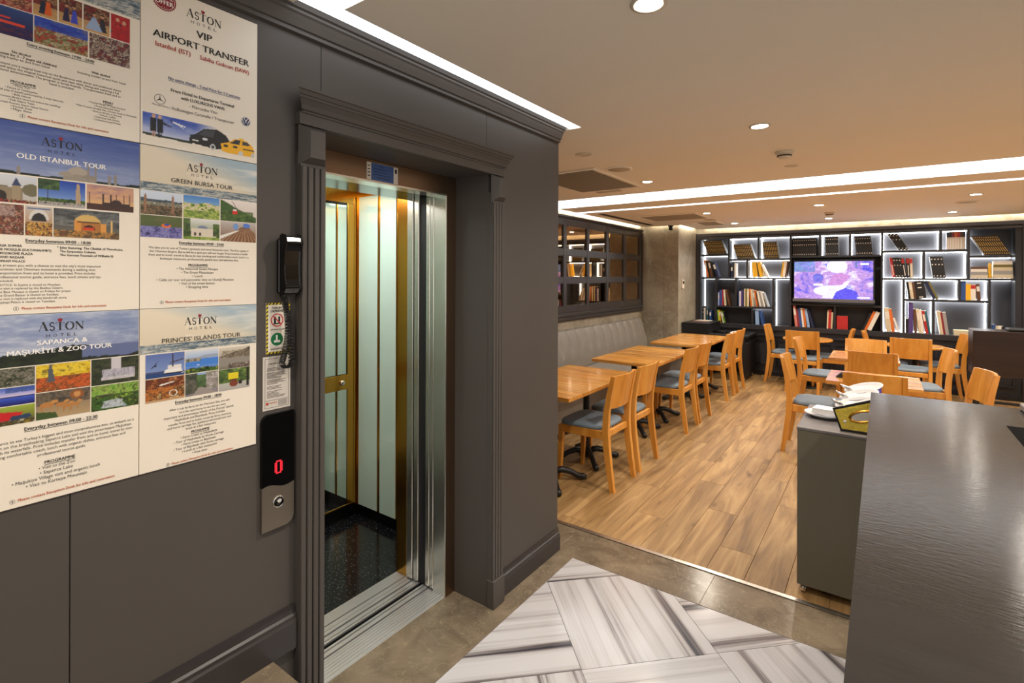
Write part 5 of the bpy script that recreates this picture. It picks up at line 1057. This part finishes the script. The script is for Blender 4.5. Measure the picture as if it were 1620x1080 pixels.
LT = {
 'A': [('Every evening between 19:00 - 24:00', 88, 207, 171.5, 'bu'), ('No alcohol', 64, 94, 146, 'b'), ('(discount for 3 - 7 years old children)', 34, 138, 138.5, 'b'), ('Including tranfer to and from hotel', 30, 126, 131.5, 'n'), ('With alcohol', 202, 238, 146, 'b'), ('Including tranfer to and from hotel', 176, 270, 138, 'n'),
       ('We present you a magical boat trip on the Bosphorus with dinner and traditional shows.', 30, 262, 117.5, 'n'), ('You will enjoy the magical historical spots and view while dining and watching a full', 32, 256, 110, 'n'), ('traditional entertainment. The program is family-friendly. Transportation from and to', 32, 260, 103, 'n'), ('hotel is included.', 126, 170, 95.5, 'n'),
       ('PROGRAMME', 62, 103, 81.5, 'bu'), ('• Music Trio', 66, 93, 74, 'n'), ('• Dance of Tambourine', 53, 106, 67.5, 'n'), ('• (A play of dwarfs performed by 2 male dancers)', 42, 150, 61, 'n'), ('• Belly Dancer', 64, 95, 54.5, 'n'), ("• Ceremony (Bride's ceremony before the wedding)", 37, 145, 48, 'n'), ('• Folk Dance Team', 58, 101, 41.5, 'n'), ('• Turkish Romany Dance (Gipsy Dance)', 39, 124, 35, 'n'), ('• Dervish Show', 62, 97, 28.5, 'n'), ('• Magic Show', 62, 96, 22, 'n'),
       ('MENU', 225, 244, 81.5, 'bu'), ('• Turkish Mezes (Turkish Starters)', 196, 270, 74.5, 'n'), ('• Fresh Seasonal Salad', 207, 258, 68, 'n'), ('• Main Course (Grilled Fish, Chicken Steak or Meatballs)', 172, 294, 61.5, 'n'), ('• Dessert (Fruits or Sweets)', 202, 262, 55, 'n'), ('• Turkish Coffee', 214, 250, 48.5, 'n'), ('• Unlimited Soft Drinks', 206, 258, 42, 'n'), ('• Unlimited Local Drinks', 206, 260, 35.5, 'n'), ('Please contact Reception Desk for info and reservation', 90, 236, 10.5, 'o')],
 'B': [('VIP', 131, 171, 320, 'b', 0.0195), ('AIRPORT TRANSFER', 27, 275, 286, 'b', 0.0185), ('Istanbul (IST)', 33, 116, 262, 'r'), ('Sabiha Gokcen (SAW)', 140, 275, 262, 'r'), ('No extra charge - Total Price for 1-5 persons', 63, 250, 182.5, 'k'), ('From Hotel to Departures Terminal', 69, 232, 152, 'b'), ('with LUXURIOUS VANS:', 93, 207, 137.5, 'b'), ('- Mercedes Vito', 114, 186, 121, 'n'), ('- Volkswagen Caravelle / Transporter', 64, 233, 104, 'n'), ('Mercedes-Benz', 26, 61, 106, 'n')],
 'C': [('OLD ISTANBUL TOUR', 72, 231, 344, 'w', 0.0118), ('Everyday between 09:00 - 18:00', 87, 202, 160.5, 'bu'), ('HAGIA SOPHIA', 37, 81, 148.5, 'b'), ('BLUE MOSQUE (SULTANAHMET)', 37, 130, 140, 'b'), ('HIPPODROME PLAZA', 37, 99, 131.5, 'b'), ('GRAND BAZAAR', 38, 85, 123.5, 'b'), ('TOPKAPI PALACE', 40, 86, 115, 'b'), ('* (also featuring: The Obelisk of Theodosius,', 140, 266, 148, 'b'), ('The Serpentine Column,', 145, 212, 139.5, 'b'), ('The German Fountain of Wilhelm II)', 145, 246, 131, 'b'),
       ("We present you with a chance to visit the city's most important", 38, 222, 105.5, 'n'), ('Byzantinian and Ottoman monuments during a walking tour.', 37, 212, 97, 'n'), ('Transportation from and to hotel is provided. Price includes', 38, 211, 88.5, 'n'), ('professional tourist guide, entrance fees, lunch (drinks and tips', 41, 221, 80, 'n'), ('excluded).', 43, 68, 72, 'n'), ('NOTICE: St Sophia is closed on Mondays,', 43, 147, 63, 'n'), ('The visit is replaced by the Basilica Cistern.', 40, 151, 55.5, 'n'), ('The Blue Mosque is closed on Fridays for prayer.', 40, 166, 48, 'n'), ('The Grand Bazaar is closed on Sundays,', 40, 144, 40.5, 'n'), ('The visit is replaced with the handicraft store.', 40, 158, 33, 'n'), ('Topkapi Palace is closed on Tuesdays.', 41, 138, 25.5, 'n'), ('Please contact Reception Desk for info and reservation', 81, 232, 11, 'o')],
 'D': [('GREEN BURSA TOUR', 70, 229, 336, 'h', 0.0118), ('Everyday between 09:00 - 23:00', 90, 205, 172, 'bu'), ("We take you to one of Turkey's greenest and most historical cities. The first capital of", 19, 276, 157, 'n'), ('the Ottoman Empire, Bursa will be a spot you will not forget. Price includes transfer', 21, 275, 147.5, 'n'), ('from and to hotel, travel to Bursa by non smoking and comfortable coach, lunch in a', 19, 276, 138, 'n'), ('barbeque restaurant, professionally guided tour and entrance fees.', 45, 247, 128.5, 'n'), ('PROGRAMME', 113, 162, 112, 'bu'), ('• The Historical Green Mosque', 84, 189, 102, 'n'), ('• The Green Mausoleum', 95, 177, 92, 'n'), ('• Lunch', 123, 149, 82, 'n'), ('• Cable car tour and panoramic view on Uludağ Mountain', 37, 233, 72, 'n'), ('• Visit of the sweet factory', 90, 181, 62, 'n'), ('• Shopping time', 107, 163, 52, 'n'), ('Please contact Reception Desk for info and reservation', 58, 225, 13.5, 'o')],
 'E': [('SAPANCA &', 107, 196, 353, 'w', 0.0108), ('MAŞUKİYE & ZOO TOUR', 58, 244, 334, 'w', 0.0112), ('Everyday between 09:00 - 22:30', 86, 216, 166, 'bu'), ("Take the chance to see Turkey's biggest and most comprehensive zoo, to embark on a", 7, 290, 143.5, 'n'), ('treat on the breathtaking Sapanca Lake and visit the picturesque Maşukiye', 34, 284, 133.5, 'n'), ('with its waterfalls. Price includes transfer from and to hotel, travel by non-', 37, 288, 123.5, 'n'), ('smoking comfortable coach, lunch with organic dishes, entrance fees and', 28, 272, 113.5, 'n'), ('professional tourist guide.', 108, 194, 103, 'n'), ('PROGRAMME', 120, 174, 83, 'bu'), ('• Visit to the Zoo', 110, 174, 72, 'n'), ('• Sapanca Lake', 112, 170, 61, 'n'), ('• Maşukiye Village visit and organic lunch', 66, 221, 49.5, 'n'), ('• Visit to Kartepe Mountain', 89, 196, 38, 'n'), ('Please contact Reception Desk for info and reservation', 76, 250, 13, 'o')],
 'F': [("PRINCES' ISLANDS TOUR", 50, 253, 331, 'h', 0.0125), ('Everyday between 09:00 - 18:00', 82, 200, 166, 'bu'), ('After a trip by ferry on the Marmara Sea, you will', 68, 222, 148, 'n'), ('have the opportunity to visit the two most', 92, 212, 138, 'n'), ("important and picturesque islands of the Princes' Islands", 55, 234, 128, 'n'), ('Heybeliada and Büyükada. Price includes', 81, 210, 118.5, 'n'), ('transfer from and to hotel, cruise by ferry, entrance', 65, 227, 108.5, 'n'), ('and horse carriage fee, guided professional tour and', 63, 227, 99.5, 'n'), ('lunch at a fish restaurant', 108, 186, 90, 'n'), ('PROGRAMME', 121, 168, 78.5, 'bu'), ('• Ferry cruise to Heybeliada', 95, 189, 68, 'n'), ('• Tour of Heybeliada by Horse Carriage', 79, 207, 58.5, 'n'), ('• Ferry cruise to Büyükada', 97, 185, 49, 'n'), ('• Tour of Büyükada with horse carriage', 78, 207, 39.5, 'n'), ('• Lunch at a fish restaurant', 98, 188, 30, 'n'), ('• Free time', 124, 162, 20, 'n'), ('Please contact Reception Desk for info and reservation', 74, 232, 5, 'o')]}
for k, par in zip('ABCDEF', (pA, pB, pC, pD, pE, pF)):
    ub = MB(); un = MB()
    for t, u0, u1, v, st, *hh in LT[k]:
        mat = INK[st[0]]; bold = .026 if st[0] in 'borkw' else .004
        if st == 'h': bold = .012
        text(t, u0 / 1000, u1 / 1000, v / 1000, mat, par, O3, bold=bold, height=hh[0] if hh else None)
        if st in ('bu', 'k'): (ub if st == 'bu' else un).box(O2, O3, u0 / 1000, u1 / 1000, v / 1000 - .0028, v / 1000 - .0019)
        if st == 'o':
            ringm(par, u0 - 9, v + 2.2, 4.2, .5, INK['b'], O3, 'info_ring', 20)
            MB().box(O2, O3, (u0 - 9.7) / 1000, (u0 - 8.3) / 1000, (v - .2) / 1000, (v + 3) / 1000).box(O2, O3, (u0 - 9.7) / 1000, (u0 - 8.3) / 1000, (v + 3.8) / 1000, (v + 5) / 1000).build('info_letter', INK['b'], par)
    if ub.v: tag(ub.build('underline', INK['b'], par), kind='stuff')
    if un.v: un.build('underline', INK['k'], par)

# ------------------------------------------------------------------ lift controls, phone and notices
ph = empty('telephone', (WX, .893, 1.63)); tag(ph, 'black wall telephone handset with coiled cord beside the lift', 'telephone')
MB().bbox(0, .022, -.03, .03, -.09, .085, .006).build('cradle', black_gloss, ph)
prof = [(.022, -.092), (.034, -.09), (.05, -.07), (.044, -.045), (.04, 0), (.044, .045), (.056, .07), (.05, .09), (.03, .094), (.022, .09)]
b = MB(); n = len(prof); vs = []
for s_, w in ((-1, .022), (-1, .026), (1, .026), (1, .022)): pass
b.add([(x, -.027, z) for x, z in prof] + [(x, .027, z) for x, z in prof], [(i, (i + 1) % n, (i + 1) % n + n, i + n) for i in range(n)] + [tuple(range(n)), tuple(reversed(range(n, 2 * n)))])
hs_ = b.build('handset', black_gloss, ph)
mod = hs_.modifiers.new('bevel', 'BEVEL'); mod.width = .007; mod.segments = 3
pth = []
for k in range(560):
    t = k / 559
    if t < .66: s_ = t / .66; c0 = Vector((.03 + .008 * math.sin(s_ * 3), -.022 + .014 * math.sin(s_ * 3.1) - .004 * s_, -.095 - .205 * s_))
    elif t < .8: s_ = (t - .66) / .14; a = math.pi * s_; c0 = Vector((.03, -.026 + .017 * (1 - math.cos(a)), -.30 - .02 * math.sin(a)))
    else: s_ = (t - .8) / .2; c0 = Vector((.03, .008 - .012 * s_, -.30 + .13 * s_))
    w = 2 * math.pi * k / 9.0; pth.append(c0 + Vector((.0085 * math.sin(w), .0085 * math.cos(w), 0)))
MB().tube(pth, .0022, 5).build('coiled_cord', black_gloss, ph)

sg = MB().box(0, .002, -.039, .039, -.079, .079).build('safety_sign', paper, None, (WX + .0002, .871, 1.433)); tag(sg, 'white safety sign with yellow and black striped border behind the cord', 'sign')
ylw = plain('sign_yellow', (214, 190, 40), .5)
for nm, q in (('border', (-.039, -.033, -.079, .079)), ('border', (.033, .039, -.079, .079)), ('border', (-.033, .033, .073, .079)), ('border', (-.033, .033, -.079, -.073))): MB().box(.002, .0023, *q).build(nm, ylw, sg)
b = MB()
for k in range(13):
    z = -.075 + k * .0122
    for u0 in (-.039, .033): b.add([(.0025, u0, z), (.0025, u0 + .006, z + .004), (.0025, u0 + .006, z + .009), (.0025, u0, z + .005)], [(0, 1, 2, 3)])
for k in range(6):
    u = -.032 + k * .0115
    for z0 in (-.079, .073): b.add([(.0025, u, z0), (.0025, u + .005, z0), (.0025, u + .009, z0 + .006), (.0025, u + .004, z0 + .006)], [(0, 1, 2, 3)])
b.build('stripes', INK['b'], sg)
text('YANGIN VE', -.022, .022, .06, INK['b'], sg, .0025, bold=.03); text('DEPREMDE', -.024, .024, .05, INK['b'], sg, .0025, bold=.03)
ringm(sg, -4, 25, 19, 3.2, plain('sign_red', (196, 32, 40), .5), .0026, 'prohibition_ring')
b = MB(); stroke(b, [(-.017, .038), (.009, .012)], .003, .003, .0027); b.build('prohibition_bar', MATS['sign_red'], sg)
MB().box(.0022, .0024, -.016, .008, .012, .016).box(.0022, .0024, -.014, -.008, .016, .036).box(.0022, .0024, .0, .006, .016, .036).build('pictogram', INK['b'], sg)
text('ASANSÖRÜ KULLANMA', -.026, .026, -.006, INK['b'], sg, .0025, bold=.02)
disc(sg, -4, -35, 20, plain('sign_green', (24, 120, 72), .5), .0024, 30, 'green_disc'); MB().box(.0024, .0026, -.014, .006, -.045, -.038).box(.0024, .0026, -.008, -.002, -.038, -.022).build('pictogram', INK['w'], sg)
text('MERDİVENİ KULLAN', -.024, .024, -.067, INK['b'], sg, .0025, bold=.02)

nt_ = MB().box(0, .0015, -.045, .045, -.083, .083).build('notice_sheet', plain('notice_paper', (206, 198, 190), .5), None, (WX + .0002, .8675, 1.2625)); tag(nt_, 'grey printed notice above the lift call panel', 'notice')
b = MB()
for q in ((-.039, .039, .0755, .0765), (-.039, .039, -.0765, -.0755), (-.039, -.038, -.076, .076), (.038, .039, -.076, .076), (-.039, .039, -.054, -.053)): b.box(.0015, .0018, *q)
b.build('border', INK['b'], nt_)
text('ELEKTRİK TALİMATI', -.026, .026, .058, INK['b'], nt_, .0018, bold=.04)
b = MB(); random.seed(5)
for k in range(25): 
    if k in (3, 9, 14, 18): continue
    b.box(.0015, .0018, -.032, -.032 + random.uniform(.03, .064), .046 - k * .0038, .0474 - k * .0038)
for k in range(5): b.box(.0015, .0018, .004, .034, -.058 - k * .0036, -.0567 - k * .0036)
b.build('text_lines', INK['n'], nt_)
MB().box(.0015, .0018, -.035, -.027, -.067, -.059).build('logo_block', INK['r'], nt_)
text('ELEKTRO', -.024, .0, -.064, INK['o'], nt_, .0018, bold=.03)

cp = empty('call_panel', (WX, .8675, .99)); tag(cp, 'lift call panel with red floor digit and steel lower plate', 'call panel')
y0, y1, zt, zb_, zm = -.0525, .0525, .178, -.18, -.045
cur = [(y0 + (y1 - y0) * k / 10, zm + .006 * math.sin(k / 10 * 2 * math.pi + .3) - .004 * k / 10) for k in range(11)]
arc = [(y0 + .025 - .025 * math.sin(a), zt - .025 + .025 * math.cos(a)) for a in [R(90 - 15 * k) for k in range(7)]]
up = list(reversed([(y, z) for y, z in cur])) + arc + [(y1, zt)]
b = MB(); b.prism([(0, y, z) for y, z in up], (.013, 0, 0)); b.build('display_glass', plain('panel_glass', (6, 6, 7), .12), cp)
arc2 = [(y1 - .03 + .03 * math.cos(a), zb_ + .03 - .03 * math.sin(a)) for a in [R(15 * k) for k in range(7)]]
lo = cur + arc2 + [(y0, zb_)]
b = MB(); b.prism([(0, y, z) for y, z in reversed(lo)], (.0125, 0, 0)); b.build('steel_plate', plain('satin_plate', (176, 166, 152), .38, 1.0), cp)
b = MB(); dot = ['.####.', '##..##', '##..##', '##..##', '##..##', '##..##', '##..##', '.####.']
for r_, ln in enumerate(dot):
    for c_, ch_ in enumerate(ln):
        if ch_ == '#': b.box(.013, .0134, -.013 + c_ * .0044 + .0005, -.013 + c_ * .0044 + .004, .026 - r_ * .0052, .026 - r_ * .0052 + .0044)
b.build('floor_digit', red_led, cp)
bt = MB().lathe([(.019, 0), (.019, .004), (.0165, .006), (.0155, .005), (0, .005)], 26, M=Matrix.Rotation(R(90), 4, 'Y')).build('call_button', chrome, cp, (.0125, 0, -.098))
MB().lathe([(.0135, 0), (.0135, .0012), (0, .0016)], 22, M=Matrix.Rotation(R(90), 4, 'Y')).build('button_face', black_gloss, bt, (.005, 0, 0))
b = MB(); ringp = [(.0055 * math.cos(2 * math.pi * k / 16), .004 + .004 * math.sin(2 * math.pi * k / 16)) for k in range(17)]; stroke(b, ringp, .0022, .0022, .0072); b.box(.0066, .0072, -.003, .003, .003, .005); b.build('button_mark', INK['w'], bt)
flush_text()

# ------------------------------------------------------------------ ceiling fixtures
def downlight(x, y, z, lab, lit=True, r=.045):
    o = empty('downlight', (x, y, z)); tag(o, lab, 'ceiling light', 'recessed downlights')
    MB().lathe([(r + .012, -.0005), (r + .012, -.004), (r, -.006), (r - .004, -.002), (r - .004, .0)], 28).build('trim_ring', trim_white, o)
    MB().lathe([(0, -.0025), (r - .0045, -.0025), (r - .0045, -.0005), (0, -.0005)], 24).build('lens', lamp_warm if lit else trim_white, o)
    if lit:
        L = bpy.data.lights.new('downlight_lamp', 'SPOT'); L.energy = SPOT_W; L.color = (1.0, .9, .76); L.spot_size = R(150); L.spot_blend = .9; L.shadow_soft_size = .04
        lo_ = bpy.data.objects.new('downlight_lamp', L); COL.objects.link(lo_); lo_.parent = o; lo_.location = (0, 0, -.02)
k2 = .81 / .85
for x, y, lab in ((-.592, 1.538, 'lit round downlight nearest the camera in the lobby ceiling'), (-.561, 3.156, 'lit round downlight in line with the lobby aisle, nearer the smoke detector'), (-1.713, 4.435, 'lit round downlight beside the square ceiling grille before the trough')):
    downlight(x, y, CZ, lab)
downlight(-1.695, 3.188, CZ, 'unlit round downlight just past the lift wall corner', False)
downlight(-.565, 4.43, CZ, 'small unlit round ceiling disc before the wide trough', False, .035)
for x, y, lab in ((-.605, 7.04, 'lit downlight past the thin slot, in front of the screen'), (-1.915, 7.111, 'lit downlight past the thin slot, left of the screen near the grille'), (-1.915, 8.715, 'lit downlight close to the left part of the bookcase'), (.777, 7.023, 'lit downlight past the thin slot at the right'), (.742, 8.76, 'lit downlight close to the right part of the bookcase'), (-.63, 8.715, 'lit downlight close to the bookcase over the screen')):
    downlight(x * k2, y * k2, FZ, lab)
for x, y, z, w in ((-.59, -.1, CZ, 'over the raised landing'), (.9, 1.5, CZ, 'over the reception desk'), (.9, -.1, CZ, 'over the near end of the reception desk'), (.78, 3.16, CZ, 'past the end of the counter'), (.78, 4.44, CZ, 'past the counter, close to the wide trough'), (2.0, 1.5, CZ, 'behind the reception desk'), (2.0, 4.0, CZ, 'near the side wall before the trough'), (2.0, 6.63, FZ, 'near the side wall past the thin slot'), (2.0, 8.25, FZ, 'near the side wall by the bookcase')):  # out-of-view downlights, grid carried on past the frame to add fill light
    downlight(x, y, z, 'unseen added downlight ' + w)
def grille(x0, x1, y0, y1, z, lab):
    o = empty('ceiling_grille', ((x0 + x1) / 2, (y0 + y1) / 2, z)); tag(o, lab, 'air grille', 'ceiling air grilles'); w, d = (x1 - x0) / 2, (y1 - y0) / 2
    b = MB(); f = .035; b.bbox(-w, w, -d, -d + f, -.012, -.0005, .003).bbox(-w, w, d - f, d, -.012, -.0005, .003).bbox(-w, -w + f, -d + f, d - f, -.012, -.0005, .003).bbox(w - f, w, -d + f, d - f, -.012, -.0005, .003); b.build('frame', ceil_m, o)
    MB().box(-w + f, w - f, -d + f, d - f, -.002, -.0005).build('backing', grille_back, o)
    n = 26
    sl = MB().box(-w + f, w - f, -.006, .006, -.008, -.004).build('slat', grille_m, o, (0, -d + f + .01, 0))
    for k in range(1, n): link(sl.data, 'slat', o, (0, -d + f + .01 + (2 * d - 2 * f - .02) * k / (n - 1), 0))
grille(-2.5, -1.83, 3.62, 4.63, CZ, 'square air grille in the ceiling just past the lift wall')
grille(-2.72, -1.92, 6.62, 7.35, FZ, 'air grille in the dining ceiling past the luminous troughs')
grille(-2.3, -1.95, 7.75, 8.4, FZ, 'farther small air grille near the bookcase')
tag(MB().bbox(-3.02, -2.94, 6.1, 7.9, FZ - .004, FZ - .0005, .001).build('slot_diffuser', plain('slot_dark', (60, 50, 42), .7), None), 'long dark slot diffuser beside the mirror wall', 'air slot')
tag(MB().bbox(-2.35, -2.1, 4.68, 4.76, CZ - .006, CZ - .0005, .002).build('slot_diffuser', grille_m, None), 'small slot diffuser behind the square ceiling grille', 'air slot')
def speaker(x, y, z, lab):
    o = empty('ceiling_speaker', (x, y, z)); tag(o, lab, 'speaker', 'ceiling speakers')
    MB().lathe([(.105, -.0005), (.105, -.006), (.09, -.01), (.085, -.006)], 32).build('rim', ceil_m, o); MB().lathe([(0, -.007), (.086, -.007), (.086, -.0005), (0, -.0005)], 32).build('mesh_cover', grille_m, o)
speaker(-1.695, 3.782, CZ, 'round speaker beside the square ceiling grille'); speaker(.775 * k2, 7.674 * k2, FZ, 'round speaker in the dining ceiling at the right'); speaker(-1.98, 7.55, FZ, 'round speaker between the two dining ceiling grilles')
def smoke(x, y, z, lab):
    o = empty('smoke_detector', (x, y, z)); tag(o, lab, 'detector', 'smoke detectors')
    MB().lathe([(0, -.0005), (.058, -.0005), (.058, -.012), (.05, -.018)][1:] + [(.03, -.02)], 24).build('base', trim_white, o)
    MB().lathe([(.044, -.018), (.046, -.03), (.036, -.042), (.02, -.046), (0, -.047)], 24).build('chamber', trim_white, o)
    MB().lathe([(.0465, -.026), (.0468, -.03), (.044, -.034)], 24).build('vent_ring', black_matt, o)
smoke(-.541, 3.909, CZ, 'white smoke detector on the lobby ceiling'); smoke(-.568 * k2, 7.947 * k2, FZ, 'white smoke detector on the dining ceiling before the bookcase')
cc = empty('camera_dome', (-2.74, 8.11, FZ)); tag(cc, 'small black security camera on the ceiling at the marble column', 'security camera')
MB().lathe([(.04, -.0005), (.04, -.02), (.02, -.03), (.015, -.03)], 18).build('mount', black_matt, cc); MB().lathe([(.0, -.085), (.028, -.075), (.036, -.055), (.028, -.033), (0, -.028)], 18).build('ball', black_gloss, cc)
th = empty('thermostat', (CXc + .0125, 8.405, 1.468)); tag(th, 'white thermostat with dark display on the marble column', 'thermostat')
MB().bbox(0, .018, -.05, .05, -.07, .07, .004).build('case', trim_white, th); MB().box(.018, .0185, -.025, .035, .005, .055).build('display', black_gloss, th)
